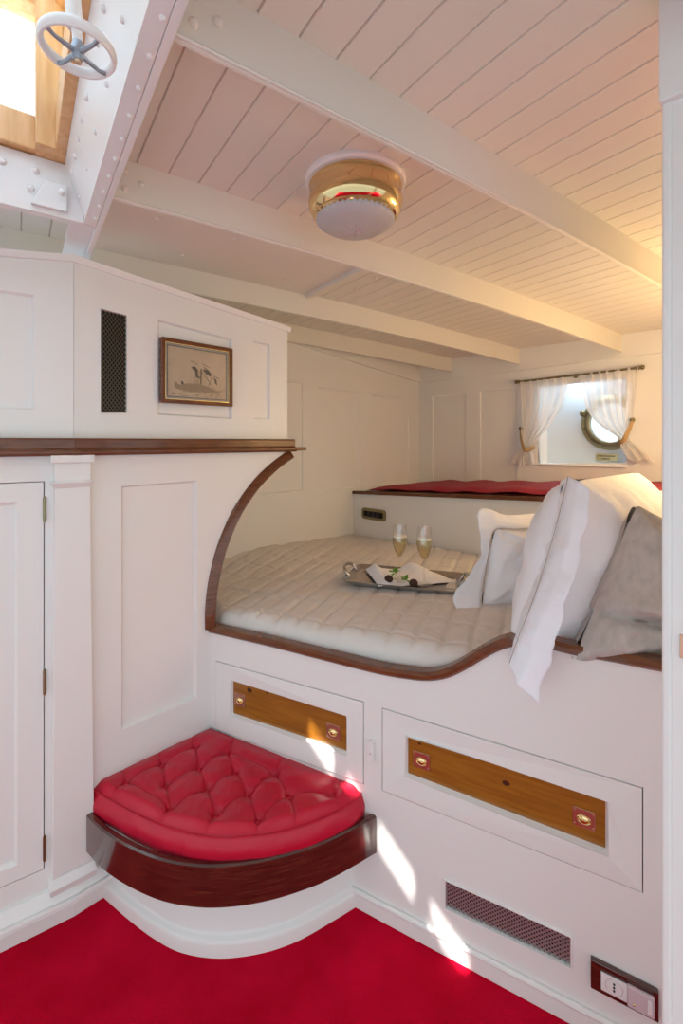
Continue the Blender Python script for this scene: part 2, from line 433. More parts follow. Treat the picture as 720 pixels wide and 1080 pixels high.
# recess sides, deeper inside
for i in (0,1,3):
    a, b = win[i], win[(i+1)%4]
    m.add([W.P(a[0],a[1],0),W.P(b[0],b[1],0),W.P(b[0],b[1],-WD),W.P(a[0],a[1],-WD)], [(0,1,2,3)])
struct(m.build('wall_window', WHITE, bevel=.001))
m = MB()
m.hexa([W.P(0,1.741,0),W.P(1.9,1.76,0),W.P(1.9,1.76,.016),W.P(0,1.741,.016),W.P(0,1.935,0),W.P(1.9,1.90,0),W.P(1.9,1.90,.016),W.P(0,1.935,.016)])
struct(m.build('trim_6', WHITE, bevel=.002))
m = MB(); m.box(W, ws0-.006, ws1+.006, wz0-.014, wz0-.006, -.02, .014)
struct(m.build('trim_7', WHITE, bevel=.002))

# window: hull plating behind the recess with a round brass portlight
HF = Frame(W.P(0,0,-WD).xy, W.d.xy, W.n.xy)
pc = HF.sz(644,446)
RO, RI = .158, .112
ring = lambda r, k=56: [(pc[0]+r*math.cos(2*PI*i/k), pc[1]+r*math.sin(2*PI*i/k)) for i in range(k)]
m = MB(); m.plate(HF, [(ws0-.25,wz0-.2),(ws1+.25,wz0-.2),(ws1+.25,wz1+.2),(ws0-.25,wz1+.2)], [ring(RI+.004)], -.02, 0)
win1 = m.build('window_1', HULL); struct(win1)
m = MB(); m.lathe(HF.P(pc[0],pc[1],0), [(RI,-.02),(RI,.016),(RI+.008,.022),(RI+.02,.020),(RO-.01,.012),(RO,.006),(RO,-.001)], 56, axis=HF.n)
for i in range(12):
    a = 2*PI*i/12+.2; m.sphere(HF.P(pc[0]+(RO-.02)*math.cos(a), pc[1]+(RO-.02)*math.sin(a), .016), .008, 8, 6)
for a in (2.75, 5.5):
    c = (pc[0]+(RO-.004)*math.cos(a), pc[1]+(RO-.004)*math.sin(a)); m.sphere(HF.P(c[0],c[1],.02), .02, 10, 8)
po = m.build('portlight_ring', OBRASS, win1, smooth=True)
m = MB(); m.plate(HF, ring(RI+.003), [], -.010, -.004); m.build('pane', GLASS, win1)
plq = [HF.sz(628,478.3), HF.sz(651,486.3)]
m = MB(); m.box(HF, plq[0][0], plq[1][0], plq[1][1], plq[0][1], .0003, .004)
t = tag(m.build('plaque', GILT, bevel=.001), 'small brass plaque fixed under the porthole in the window recess', 'plaque')
m = MB()
for r in range(2):
    z = plq[0][1]-.014-.016*r; s = plq[0][0]+.012+.022*r
    while s < plq[1][0]-.016-.022*r:
        w = random.uniform(.004,.009); m.box(HF, s, s+w, z-.0035, z+.0035, .004, .0045); s += w+.003
m.build('lettering', INK, t)

# --- right-hand door post close to the camera, and the head bulkhead behind the pillows
J = Frame((.704*.65,.65), (.692,-.722), (-.722,-.692))
m = MB(); m.box(J, .009, .9, 0, 1.93, -.04, 0); m.box(J, 0, .011, 0, 1.93, -.036, .003)
m.box(J, -.002, .9, J.sz(703,110,.0)[1], 1.935, -.04, .012)
struct(m.build('wall_right', WHITE, bevel=.003))
m = MB(); q = [J.sz(716.5,669,.003), J.sz(724,696,.003)]
m.box(J, q[0][0], q[1][0]+.012, q[1][1], q[0][1], 0, .003); m.box(J, q[0][0]+.008, q[1][0]+.006, q[1][1]+.008, q[0][1]-.008, .003, .006)
tag(m.build('door_catch', COPPER, bevel=.0008), 'brown brass door catch on white post at right edge', 'door catch')
bt = 1.45
K = Frame(B.P(bt,0).xy, (.7145,.6997), (-.6997,.7145))
m = MB(); m.box(K, -.02, 1.6, 0, 1.93, -.04, 0)
struct(m.build('wall_head', WHITE))
m = MB(); FT0 = A.P(-.27,0,-.06); FT = Frame(FT0.xy, (AP.P(-2.1,0)-FT0).xy, (.9,.4))
m.box(FT, 0, (AP.P(-2.1,0)-FT0).length, 0, 1.72, -.03, 0)
struct(m.build('wall_foot', WHITE))

# --- deckhead: tongue-and-groove planks, cambered, with an opening for the skylight
SKA0, SKA1, SKF0, SKF1 = -.50, .125, .12, 1.285
m = MB()
PWD = .0717; A00 = .3615-PWD*40
def planks(k0, k1, f0, f1):
    prof = []
    for k in range(k0, k1):
        a = A00+PWD*k
        prof += [(a, .005), (a+.0006, .005), (a+.0022, 0), (a+PWD-.0022, 0), (a+PWD-.0006, .005)]
    prof.append((A00+PWD*k1, .005))
    n = len(prof)
    m.add([deck(a,f0,zc(a)+dz) for a, dz in prof]+[deck(a,f1,zc(a)+dz) for a, dz in prof], [(i,i+1,n+i+1,n+i) for i in range(n-1)])
kL = round((SKA0-A00)/PWD); kR = round((SKA1-A00)/PWD)
planks(8, kL, -1.2, 3.4); planks(kR, 82, -1.2, 3.4); planks(kL, kR, -1.2, SKF0); planks(kL, kR, SKF1, 3.4)
# deck thickness above
for (a0,a1,f0,f1) in ((A00+PWD*8,A00+PWD*kL,-1.2,3.4),(A00+PWD*kR,A00+PWD*82,-1.2,3.4),(A00+PWD*kL,A00+PWD*kR,-1.2,SKF0),(A00+PWD*kL,A00+PWD*kR,SKF1,3.4)):
    m.hexa([deck(a0,f0,1.955),deck(a1,f0,1.955),deck(a1,f1,1.955),deck(a0,f1,1.955),deck(a0,f0,2.05),deck(a1,f0,2.05),deck(a1,f1,2.05),deck(a0,f1,2.05)])
# plain steel plate with bolt heads between the second and third beams
a0, a1, f0, f1 = .17, 1.0, 1.14, 1.69
n = 10; vs = []
for i in range(n+1):
    a = a0+(a1-a0)*i/n; vs += [deck(a,f0,zc(a)-.006), deck(a,f1,zc(a)-.006)]
m.add(vs, [(2*i,2*i+1,2*i+3,2*i+2) for i in range(n)])
m.hexa([deck(1.0,f0,zc(1)-.02),deck(1.025,f0,zc(1)-.02),deck(1.025,f1,zc(1)-.02),deck(1.0,f1,zc(1)-.02),deck(1.0,f0,zc(1)),deck(1.025,f0,zc(1)),deck(1.025,f1,zc(1)),deck(1.0,f1,zc(1))])
for a, f in ((.32,1.36),(.55,1.36),(.72,1.40),(.84,1.58),(.45,1.58),(.9,1.3),(.93,1.45),(1.12,1.36),(1.2,1.58),(1.13,1.5)):
    m.sphere(deck(a,f,zc(a)-.006), .009, 10, 6, sq=(1,1,.5))
struct(m.build('ceiling', CEIL, fix=False))

# deck beams
def beam(f, a0, a1, name, w=.009):
    m = MB(); n = 24; vs = []
    for i in range(n+1):
        a = a0+(a1-a0)*i/n; z = zb(a)
        vs += [deck(a,f,z+.003),deck(a,f+.004,z),deck(a,f+w,z),deck(a,f+w,zc(a)+.004),deck(a,f,zc(a)+.004)]
    fs = [(i*5+j,i*5+(j+1)%5,(i+1)*5+(j+1)%5,(i+1)*5+j) for i in range(n) for j in range(5)]
    fs += [(0,1,2,3,4), tuple(n*5+j for j in range(5))[::-1]]
    m.add(vs, fs)
    # thin bead along the lower edge
    bead = [deck(a0+(a1-a0)*i/n, f-.001, zb(a0+(a1-a0)*i/n)+.003) for i in range(n+1)]
    m.tube(bead, .003, 6)
    # bracket plate with rivets where the beam meets the skylight carlin
    if a0 > .1 and f < 1.5:
        for da, zz in ((.03,.03),(.065,.05),(.03,.07)):
            m.sphere(deck(a0+da, f, zb(a0)+zz), .008, 10, 6)
    o = m.build(name, CEIL, smooth=True, auto=30); struct(o); return o
def a_at_wall(f):        # where a beam at f meets the ship's side
    d = W.P(0,0,.016); a = d.xy.dot(EA.xy); fq = d.xy.dot(EF.xy); wd = (W.d.xy.dot(EA.xy), W.d.xy.dot(EF.xy))
    t = (f-fq)/wd[1]; return a+t*wd[0]
for i, (f, a0) in enumerate(((.63,.165),(1.129,.165),(1.69,-1.3),(2.17,.7),(.13,.165))):
    beam(f, a0, a_at_wall(f) if f > .5 else 2.4, 'trim_%d' % (8+i))

# skylight carlin (fore and aft girder) and coaming, painted steel with rivets
m = MB()
zg = 1.836
def dbox(a0,a1,f0,f1,z0,z1,mi=0):
    m.hexa([deck(a0,f0,z0),deck(a1,f0,z0),deck(a1,f1,z0),deck(a0,f1,z0),deck(a0,f0,z1),deck(a1,f0,z1),deck(a1,f1,z1),deck(a0,f1,z1)], mi)
dbox(.155,.168,-.4,1.56,zg,1.945)                        # girder web
dbox(.128,.1545,-.4,1.285,zg,zg+.010)                    # lower flange
m.hexa([deck(.130,-.1,zg+.01),deck(.142,-.1,zg+.01),deck(.142,1.285,zg+.01),deck(.130,1.285,zg+.01),deck(.087,-.1,1.966),deck(.099,-.1,1.966),deck(.099,1.285,1.966),deck(.087,1.285,1.966)])   # coaming, right side
dbox(-.5,.128,1.275,1.285,zg,1.966)                      # coaming, far side
dbox(-.5,.155,1.285,1.30,zg,1.945)
dbox(.10,.155,1.285,1.56,zg+.012,zg+.02)
dbox(-.5,-.49,.12,1.285,zg,1.966); dbox(-.5,.1,.11,.12,zg,1.966)
for i in range(20):
    f = -.1+.07*i
    if f < 1.24: m.sphere(deck(.099,f,1.93), .006, 8, 6)
    if f < 1.24: m.sphere(deck(.147,f,zg), .005, 8, 6)
    if f < 1.24 and i % 2: m.sphere(deck(.116,f+.02,1.885), .005, 8, 6)
for i in range(8):
    a = .03-.062*i; m.sphere(deck(a,1.274,1.93), .008, 8, 6)
for a, f in ((.02,1.272),(.05,1.272),(.08,1.25)):
    m.sphere(deck(a,f,zg+.05), .008, 8, 6)
m.hexa([deck(.02,1.262,zg+.012),deck(.092,1.262,zg+.012),deck(.092,1.274,zg+.012),deck(.02,1.274,zg+.012),deck(.05,1.262,zg+.075),deck(.092,1.262,zg+.075),deck(.092,1.274,zg+.075),deck(.05,1.274,zg+.075)])
for i in range(5): m.sphere(deck(.169,.2+.27*i,zg+.03), .006, 8, 6)
struct(m.build('trim_13', STEEL, bevel=.002))

# skylight: varnished wooden housing with glazed end and an unseen roof shaped for its light
sk = empty('window_2', deck(-.2,.7,1.966)); struct(sk)
m = MB()
SF = 1.272
def wbar(a0,a1,f0,f1,z0,z1): dbox(a0,a1,f0,f1,z0,z1)
wbar(.028,.094,SF-.05,SF+.02,1.967,2.38)                  # corner post
wbar(-.5,-.44,SF-.03,SF+.02,1.967,2.38)
wbar(-.5,.094,SF-.02,SF+.02,1.967,2.045)                  # bottom rail
wbar(-.5,.094,SF-.04,SF+.02,2.285,2.38)                   # top rail
wbar(.066,.094,.1,SF-.05,1.967,2.06); wbar(.066,.094,.1,SF,2.30,2.38); wbar(.066,.094,.1,.16,2.06,2.3); wbar(.066,.094,.70,.75,2.06,2.3)
wbar(-.5,-.47,.1,SF,1.967,2.06); wbar(-.5,-.47,.1,SF,2.30,2.38); wbar(-.5,.094,.1,.13,1.967,2.38)
m.build('skylight_frame', TEAK, sk, bevel=.003)
m = MB()
wbar(-.5,-.180,.1,SF+.02,2.36,2.40); wbar(-.135,.094,.1,SF+.02,2.36,2.40)
wbar(-.19,-.125,.1,.50,2.36,2.40); wbar(-.19,-.125,.98,SF+.02,2.36,2.40); wbar(-.19,-.125,.84,.885,2.36,2.40); wbar(-.19,-.125,.745,.80,2.36,2.40); wbar(-.19,-.125,.60,.645,2.36,2.40)
wbar(-.5,-.47,.1,SF,2.06,2.30)
m.build('unseen_roof_diffuser', ROOFDIFF, sk)  # unseen panels added to soften the downlight, slit cut for the sun patches
m = MB(); wbar(-.44,.028,SF-.004,SF+.002,2.045,2.285); m.build('pane', GLASS, sk)
m = MB(); wbar(-.20,-.115,.45,1.03,2.376,2.382); m.build('pane', GLASS, sk)  # clear strip over the slit that throws the sun patches
m = MB(); wbar(.078,.084,.16,SF-.05,2.06,2.30); m.build('pane', GLASS, sk)

# handwheel of the skylight opening gear
hd = .575; hc = px(82, 56, hd); HR = .0405
hw = empty('handwheel', hc, 'small white metal handwheel hanging on a rod below the skylight', 'handwheel')
m = MB(); cp = [hc+Vector((HR*math.cos(2*PI*i/48), HR*math.sin(2*PI*i/48), .006)) for i in range(48)]
m.tube(cp, .0042, 10, closed=True, sy=1.7); m.build('rim', STEEL, hw, smooth=True)
for i in range(4):
    a = PI/2*i+1.117
    d = Vector((math.cos(a), math.sin(a), 0))
    m = MB(); m.tube([hc+d*.006, hc+d*.03+Vector((0,0,-.001)), hc+d*(HR-.002)+Vector((0,0,.002))], [.0034,.0024,.003], 8); m.build('spoke', GREYM, hw, smooth=True)
m = MB(); m.lathe(hc, [(0,-.009),(.005,-.009),(.007,-.004),(.008,.006),(.006,.014),(0,.014)], 20); m.build('hub', GREYM, hw, smooth=True)
m = MB(); m.lathe(hc, [(0,-.012),(.0025,-.012),(.004,-.009),(.004,-.006)], 12); m.build('cap_nut', COPPER, hw, smooth=True)
m = MB(); m.tube([hc+Vector((0,0,.012)), hc+Vector((-.006,-.004,.10)), hc+Vector((-.02,-.016,.50))], .0058, 12)
m.tube([hc+Vector((-.002,-.002,.03)), hc+Vector((-.005,-.003,.07))], .0095, 14)
m.build('rod', STEEL, hw, smooth=True)

# ================================================================ CEILING LAMP
lc = Vector((.034, 1.122, 0)); la = lc.dot(EA); lz = zc(la)+.002
lamp = empty('ceiling_light', (lc.x,lc.y,lz), 'round polished brass ceiling lamp with frosted cut-glass bowl on white base ring', 'ceiling light')
L0 = Vector((lc.x,lc.y,0))
m = MB(); m.lathe(L0, [(0,lz),(.1236,lz),(.1236,lz-.008),(.119,lz-.014),(.100,lz-.016),(0,lz-.016)], 64); m.build('base_ring', PLASTIC, lamp, smooth=True, auto=30)
zt = lz-.015
m = MB(); m.lathe(L0, [(.104,zt),(.1125,zt-.001),(.1145,zt-.006),(.1125,zt-.012),(.112,zt-.030),(.1145,zt-.034),(.1155,zt-.042),(.1135,zt-.056),(.1075,zt-.068),(.101,zt-.074),(.1005,zt-.078),(.094,zt-.081),(.088,zt-.078)], 72)
m.build('brass_bowl', BRASS, lamp, smooth=True, auto=40)
zr = zt-.078
m = MB(); m.lathe(L0, [(.090,zr+.004),(.0935,zr),(.0935,zr-.007),(.090,zr-.012),(.075,zr-.021),(.05,zr-.028),(.025,zr-.031),(.0001,zr-.032)], 176, rmod=lambda i, j: 1+(.035 if i in (1,2) and (j//2)%2 else 0))
gl = m.build('glass_bowl', FROST, lamp, smooth=True, auto=60)
m = MB()
for i in range(16):
    a = 2*PI*i/16; r1 = .042 if i % 2 == 0 else .026
    d = Vector((math.cos(a),math.sin(a),0)); q = Vector((-d.y,d.x,0))*.0022
    zi = lambda r: zr-.0322+.000005+(r/.05)**2*.004
    p = [L0+d*.004+Vector((0,0,zi(.004)-.0006)), L0+d*(r1*.6)+q+Vector((0,0,zi(r1*.6))), L0+d*r1+Vector((0,0,zi(r1))), L0+d*(r1*.6)-q+Vector((0,0,zi(r1*.6)))]
    m.add(p+[x+Vector((0,0,.0012)) for x in p], [(0,1,2,3),(7,6,5,4),(0,4,5,1),(1,5,6,2),(2,6,7,3),(3,7,4,0)])
m.build('cut_star', PLASTG, gl)
m = MB(); a = math.radians(139); c = L0+Vector((-.088,.0885,lz-.014))
m.lathe(c, [(0,.0),(.010,.0),(.010,-.012),(.006,-.016),(0,-.016)], 16); m.build('lock_lug', PLASTIC, lamp, smooth=True)

# ================================================================ VENT AND PICTURE ON THE UPPER BOARDING
def grille(name, fr, quad, n, ncol, nrow, wire, wm, back, label, framew, fm, depth=.012):
    c = sum((Vector(q) for q in quad), Vector((0,0)))/4
    root = empty(name, fr.P(c.x, min(q[1] for q in quad), n), label, 'vent')
    m = MB(); inn = [tuple(c+(Vector(q)-c)*.999) for q in quad]
    m.plate(fr, inn, [], n-depth-.003, n-depth); m.build('back_plate', back, root)
    # moulded edge
    m = MB(); out = [(q[0]+math.copysign(framew,q[0]-c.x), q[1]+math.copysign(framew,q[1]-c.y)) for q in quad]
    m.plate(fr, out, [inn], n-.002, n+.0035); m.build('frame', fm, root, bevel=.001)
    m = MB()
    def pt(x, y):
        a = Vector(quad[0]).lerp(Vector(quad[1]), x); b = Vector(quad[3]).lerp(Vector(quad[2]), x); return a.lerp(b, y)
    # zig-zag strands: expanded metal mesh
    for k in range(-nrow, ncol+nrow+1):
        for sgn in (1,-1):
            x0 = k/ncol; 
            # strand line x = x0 + sgn*y*nrow/ncol, clipped to 0..1
            sl = nrow/ncol
            ys = sorted([0, 1, (0-x0)/(sgn*sl), (1-x0)/(sgn*sl)])
            y0, y1 = ys[1], ys[2]
            y0 = max(0,y0); y1 = min(1,y1)
            xm = x0+sgn*sl*(y0+y1)/2
            if y1-y0 < 1e-4 or not 0 <= xm <= 1: continue
            m.bar(fr, pt(x0+sgn*sl*y0,y0), pt(x0+sgn*sl*y1,y1), wire, n-.005-(.001 if sgn>0 else 0), n-.0035-(.001 if sgn>0 else 0))
    m.build('mesh', wm, root)
    return root
grille('vent_grille', A, ven, UO, 7, 20, .0016, WIRE, BLACK, 'tall narrow black mesh vent on white boarding left of the picture', .003, WHITE)

pn = UO+.018
pq = [A.sz(170,354.5,pn), A.sz(245,367.5,pn), A.sz(246.3,429,pn), A.sz(171,424.5,pn)]
pq = rect(pq); cc = sum((Vector(q) for q in pq), Vector((0,0)))/4
pic = empty('framed_picture', A.P(cc.x, pq[3][1], UO), 'small wooden framed antique print of a sailing ship on the white boarding', 'picture')
def inset(q, w):
    return [(p[0]+math.copysign(w,cc.x-p[0]), p[1]+math.copysign(w,cc.y-p[1])) for p in q]
q1 = inset(pq,.0125); q2 = inset(pq,.0155); q3 = inset(pq,.021); q4 = inset(pq,.0235)
m = MB(); m.plate(A, pq, [q1], UO+.001, pn); m.build('frame', MAHOG, pic, bevel=.002)
m = MB(); m.plate(A, inset(pq,-.0012), [inset(pq,.004)], UO+.0005, pn-.004); m.build('outer_edge', EBON, pic)
m = MB(); m.plate(A, q1, [q2], UO+.006, pn-.004); m.build('slip', GILT, pic)
m = MB(); m.plate(A, q2, [q3], UO+.004, UO+.009, 0); m.plate(A, q3, [q4], UO+.004, UO+.009, 1); m.build('mount', [MOUNT, MOUNTB], pic)
pr = MB(); pr.plate(A, q4, [], UO+.004, UO+.0085, 0)
def pp(x, y):      # print coordinates 0..1
    a = Vector(q4[3]).lerp(Vector(q4[2]), x); b = Vector(q4[0]).lerp(Vector(q4[1]), x); return a.lerp(b, y)
def shape(pts, mi): pr.plate(A, [tuple(pp(*p)) for p in pts], [], UO+.0085, UO+.0087+.00005*mi, mi, back=False)
shape([(.12,.16),(.10,.25),(.14,.30),(.16,.26),(.19,.24),(.30,.28),(.52,.30),(.70,.24),(.85,.17),(.97,.16),(.80,.13),(.35,.11)], 2)
shape([(.14,.17),(.18,.205),(.5,.22),(.84,.15),(.5,.135)], 1)
shape([(.11,.20),(.10,.28),(.13,.29),(.15,.22)], 1); shape([(.22,.25),(.21,.32),(.25,.31),(.26,.26)], 1)
for i in range(14): shape([(.24+.035*i,.20),(.25+.035*i,.26),(.255+.035*i,.26),(.247+.035*i,.20)], 1)
def stroke(a, b, w, mi=1):
    a = Vector(a); b = Vector(b); t = (b-a).normalized(); q = Vector((-t.y,t.x))*w/2
    shape([tuple(a-q), tuple(b-q), tuple(b+q), tuple(a+q)], mi)
stroke((.545,.24),(.555,.62),.020); stroke((.47,.28),(.62,.66),.006); stroke((.56,.55),(.80,.20),.006); stroke((.68,.26),(.76,.5),.008)
stroke((.44,.40),(.55,.60),.006); stroke((.55,.56),(.44,.30),.005); stroke((.8,.16),(.98,.21),.008); stroke((.60,.56),(.72,.30),.005)
rs_ = random.Random(4)
for i in range(46):
    x_ = rs_.uniform(.03,.90); y_ = rs_.uniform(.02,.12); stroke((x_,y_), (x_+rs_.uniform(.03,.07),y_+rs_.uniform(-.008,.008)), .008, 2)
for i in range(5): stroke((.17,.185+.014*i), (.62-.04*i,.20+.016*i), .005)
for sx_, sy_ in ((.40,.74),(.60,.71)): stroke((sx_-.03,sy_+.02),(sx_+.10,sy_-.045),.012)
shape([(.38,.62),(.44,.66),(.50,.58),(.49,.48),(.54,.42),(.49,.41),(.45,.46),(.45,.54)], 1)
shape([(.58,.60),(.66,.62),(.74,.53),(.72,.47),(.64,.52)], 1)
shape([(.76,.48),(.83,.42),(.84,.30),(.80,.34),(.79,.42)], 1); stroke((.78,.50),(.88,.44),.012); stroke((.60,.66),(.70,.58),.014)
pr.build('print', [PAPER, INK, INKL], pic)
m = MB(); m.plate(A, inset(pq,.012), [], UO+.0098, UO+.0105); m.build('glass', GLASS, pic)

# ================================================================ WINDOW DRESSING
rn = .035
r0 = W.sz(548,402.5,rn); r1 = W.sz(672,388,rn)
rod = empty('curtain_rod', W.P((r0[0]+r1[0])/2, r0[1], rn), 'thin brass curtain rod over the porthole window', 'curtain rod')
ra, rb = W.P(r0[0],r0[1],rn), W.P(r1[0],r1[1],rn)
m = MB(); m.tube([ra,rb], .0062, 12); m.build('rod', OBRASS, rod, smooth=True)
for p in (ra, rb):
    d = (rb-ra).normalized()*(1 if p is rb else -1)
    m = MB(); m.lathe(p, [(.006,0),(.011,.002),(.011,.008),(.007,.012),(.012,.018),(.013,.024),(.009,.031),(0,.034)], 16, axis=d); m.build('finial', OBRASS, rod, smooth=True)
for x in (.02,.5,.97):
    p = ra.lerp(rb,x); m = MB(); m.tube([p, p-W.n*.034], .004, 8); m.lathe(p-W.n*.034, [(0,.006),(.012,.005),(.014,0),(.014,-.001)], 14, axis=W.n); m.build('bracket', OBRASS, rod, smooth=True)

def curtain(rows, label, tie_row, hook, npl, ph):
    root = empty('curtain', W.P((W.sd(rows[0][1])[0]+W.sd(rows[0][2])[0])/2, rows[-1][0], .03), label, 'curtain', 'curtains at the porthole window')
    pts = [Vector((z, W.sd(a,.03)[0], W.sd(b,.03)[0])) for z, a, b in rows]
    cv = catmull(pts, 8); n = len(cv)-1
    tie_i = tie_row*8
    w0 = abs(cv[0][2]-cv[0][1])
    def surf(i, j):
        r = cv[j]; x = i
        wd = max(.01, r[2]-r[1]); comp = min(1.6, .6*w0/wd)
        s = r[1]+wd*x+.004*math.sin(9*x+r[0]*11)
        amp = .008*(.6+comp*.7)*(1 if j < tie_i else .9)
        nn = .036+amp*math.sin(2*PI*npl*x+ph+.7*math.sin(r[0]*6))+.004*math.sin(2*PI*npl*2.3*x+ph*2)
        if j > tie_i: nn += .018*smooth((j-tie_i)/max(1,n-tie_i))*math.sin(2*PI*2.5*x+1)
        z = r[0]+(.010*math.sin(2*PI*1.5*x+ph)*smooth(j/n*2-1))
        if j < tie_i: z -= .0
        return W.P(s, z+ (s-cv[0][1])*.012, nn)
    m = MB(); nu = 70
    vs = [surf(i/nu, j) for j in range(n+1) for i in range(nu+1)]
    m.add(vs, [(j*(nu+1)+i,j*(nu+1)+i+1,(j+1)*(nu+1)+i+1,(j+1)*(nu+1)+i) for j in range(n) for i in range(nu)])
    m.build('fabric', SHEER, root, smooth=True, fix=False, auto=180)
    # tieback band
    m = MB(); r = cv[tie_i]; hk = W.sz(*hook, .01)
    pth = [W.P(hk[0],hk[1],.012), W.P(hk[0],hk[1]-.02,.05), W.P((r[1]+r[2])/2+.004,r[0]+.006,.074), W.P(r[1]+.003 if hk[0]>r[1]+.04 else r[1]-.002,r[0]-.004,.055), W.P(r[1]-.006,r[0],.02)]
    if hk[0] < (r[1]+r[2])/2:
        pth = [W.P(hk[0],hk[1],.012), W.P(hk[0]+.002,hk[1]-.03,.05), W.P((r[1]+r[2])/2,r[0]-.012,.074), W.P(r[2]+.002,r[0]-.004,.05), W.P(r[2]+.006,r[0],.02)]
    m.tube(catmull(pth,6), .012, 8, sx=.35, sy=1.0, up=Vector((0,0,1)))
    m.build('tieback', BAND, root, smooth=True)
    m = MB(); m.tube([W.P(hk[0],hk[1],0), W.P(hk[0],hk[1],.035)], .005, 8); m.sphere(W.P(hk[0],hk[1],.038), .013, 12, 8); m.build('hook', OBRASS, root, smooth=True)
curtain([(1.672,549,599),(1.60,550,598),(1.52,551,594),(1.44,551,587),(1.36,550,576),(1.30,550.5,565),(1.265,551,561.5),(1.225,546,563),(1.158,540,566)],
        'sheer white curtain tied back at the left side of the porthole window', 6, (551,452), 6, .4)
curtain([(1.690,613,673),(1.62,614,672),(1.53,617,671),(1.45,623,669),(1.39,633,667),(1.345,645,667),(1.305,653,666),(1.255,655,680),(1.195,664,691)],
        'sheer white curtain tied back at the right side of the porthole window', 6, (668,443), 6, 1.9)

# ================================================================ SHELF ALONG THE SHIP'S SIDE
def shz(t): return .984+.055*t
shelf = empty('side_shelf', SH.P(.5,.62,-.3), 'white shelf unit with mahogany edge behind the bunk under the window', 'shelf')
m = MB(); L = 1.72
def shp(t, n): 
    p = SH.P(t,0,n); return p
bk = -.72
m.hexa([SH.P(0,.0,bk),SH.P(L,.0,bk),SH.P(L,.0,0),SH.P(0,.0,0),SH.P(0,shz(0)-.004,bk),SH.P(L,shz(L)-.004,bk),SH.P(L,shz(L)-.004,0),SH.P(0,shz(0)-.004,0)])
m.build('body', WHITE, shelf)
m = MB(); m.hexa([SH.P(-.012,shz(0)-.016,-.03),SH.P(L,shz(L)-.016,-.03),SH.P(L,shz(L)-.016,.014),SH.P(-.012,shz(0)-.016,.014),SH.P(-.012,shz(0)+.004,-.03),SH.P(L,shz(L)+.004,-.03),SH.P(L,shz(L)+.004,.014),SH.P(-.012,shz(0)+.004,.014)])
m.build('edge_trim', MAHOG, shelf, bevel=.003)
m = MB()
def scush(i, j):
    t = .06+(L-.08)*i; n = -.035-.665*j
    e = min(1, min(i,1-i)*14, ) ; ef = min(1, j*12+.25, (1-j)*12+.25)
    z = shz(t)+.008+.026*smooth(e)*ef+.004*math.sin(t*26)*smooth(e)+.003*fbm(t*9,n*9)
    return SH.P(t, z, n)
m.grid(scush, 110, 24)
m.grid(lambda i, j: SH.P(.06+(L-.08)*i, shz(.06+(L-.08)*i)+.0055, -.035-.665*j), 20, 4)
tag(m.build('shelf_cushion', REDCLOTH, smooth=True, fix=False), 'long flat red cushion lying on the shelf under the window', 'cushion')

# three-way switch on the shelf front
q = [SH.sz(382.5,535), SH.sz(407,550.5)]; cx_, cz_ = (q[0][0]+q[1][0])/2, (q[0][1]+q[1][1])/2; hw_, hh_ = (q[1][0]-q[0][0])/2, (q[0][1]-q[1][1])/2
sw = empty('switch_plate', SH.P(cx_,cz_-hh_,0), 'bronze switch plate with dark rockers on the white shelf front', 'switch')
def rrect(cx, cz, hw, hh, r, k=5):
    pts = []
    for (sx, sz, a0) in ((1,-1,-PI/2),(1,1,0),(-1,1,PI/2),(-1,-1,PI)):
        for i in range(k+1):
            a = a0+PI/2*i/k; pts.append((cx+sx*(hw-r)+r*math.cos(a), cz+sz*(hh-r)+r*math.sin(a)))
    return pts
m = MB(); m.plate(SH, rrect(cx_,cz_,hw_,hh_,.018), [rrect(cx_,cz_,hw_-.016,hh_-.016,.008)], 0.0005, .010); m.build('plate', OBRASS, sw, bevel=.0015)
m = MB(); m.plate(SH, rrect(cx_,cz_,hw_-.016,hh_-.016,.008), [], .0005, .005); m.build('insert', BLACK, sw)
for i in (-1,0,1):
    m = MB(); m.box(SH, cx_+i*.036-.013, cx_+i*.036+.013, cz_-.018, cz_+.018, .005, .010); m.box(SH, cx_+i*.036-.006, cx_+i*.036+.006, cz_-.004, cz_+.010, .010, .014); m.build('rocker', EBON, sw, bevel=.001)

# ================================================================ BUNK
bunk = empty('bunk', B.P(.6,0,-.3), 'white built-in bunk with mahogany edge and two pine-fronted drawers', 'bed')
trimpx = [(222,666),(250,672.5),(286.7,681),(320,689.5),(353,697.8),(385,706),(410,711.5),(433,715),(450,716.5),(465,715),(478,711),(492,704),(504.4,696.5),(520,687.5),(535,681.5),(550,679),(565,680),(580,683),(610,690),(650,697),(698,706.5)]
trim = [B.sz(*p) for p in trimpx]
trim[0] = (0.0, trim[0][1]); zlast = trim[-1][1]
trim.append((1.43, zlast+.006))
tc = catmull([Vector((s,z,0)) for s, z in trim], 4)
# drawers
d1 = [B.sz(227.7,696.7), B.sz(383.6,740), B.sz(385,828), B.sz(229,770)]
d2 = [B.sz(402,746), B.sz(678.3,830.8), B.sz(678,942), B.sz(403.3,834.2)]
d1 = [(d1[0][0],d1[0][1]),(d1[1][0],d1[1][1]),(d1[1][0],d1[2][1]),(d1[0][0],d1[0][1]-(d1[1][1]-d1[2][1]))]
d2r = rect(d2)
gq = rect([B.sz(469.7,928.4), B.sz(601.5,988), B.sz(601.5,1020), B.sz(469.7,957.5)])
outer = [(0,0.0),(1.43,0.0)]+[(p.x,p.y) for p in reversed(tc)]
m = MB(); m.plate(B, outer, [d1, d2r, gq], -.022, 0); m.build('front_board', WHITE, bunk, bevel=.001)
# mattress board behind the front
m = MB()
m.box(B, .0, 1.42, .56, .59, -.88, -.024); m.build('mattress_board', WHITE, bunk)
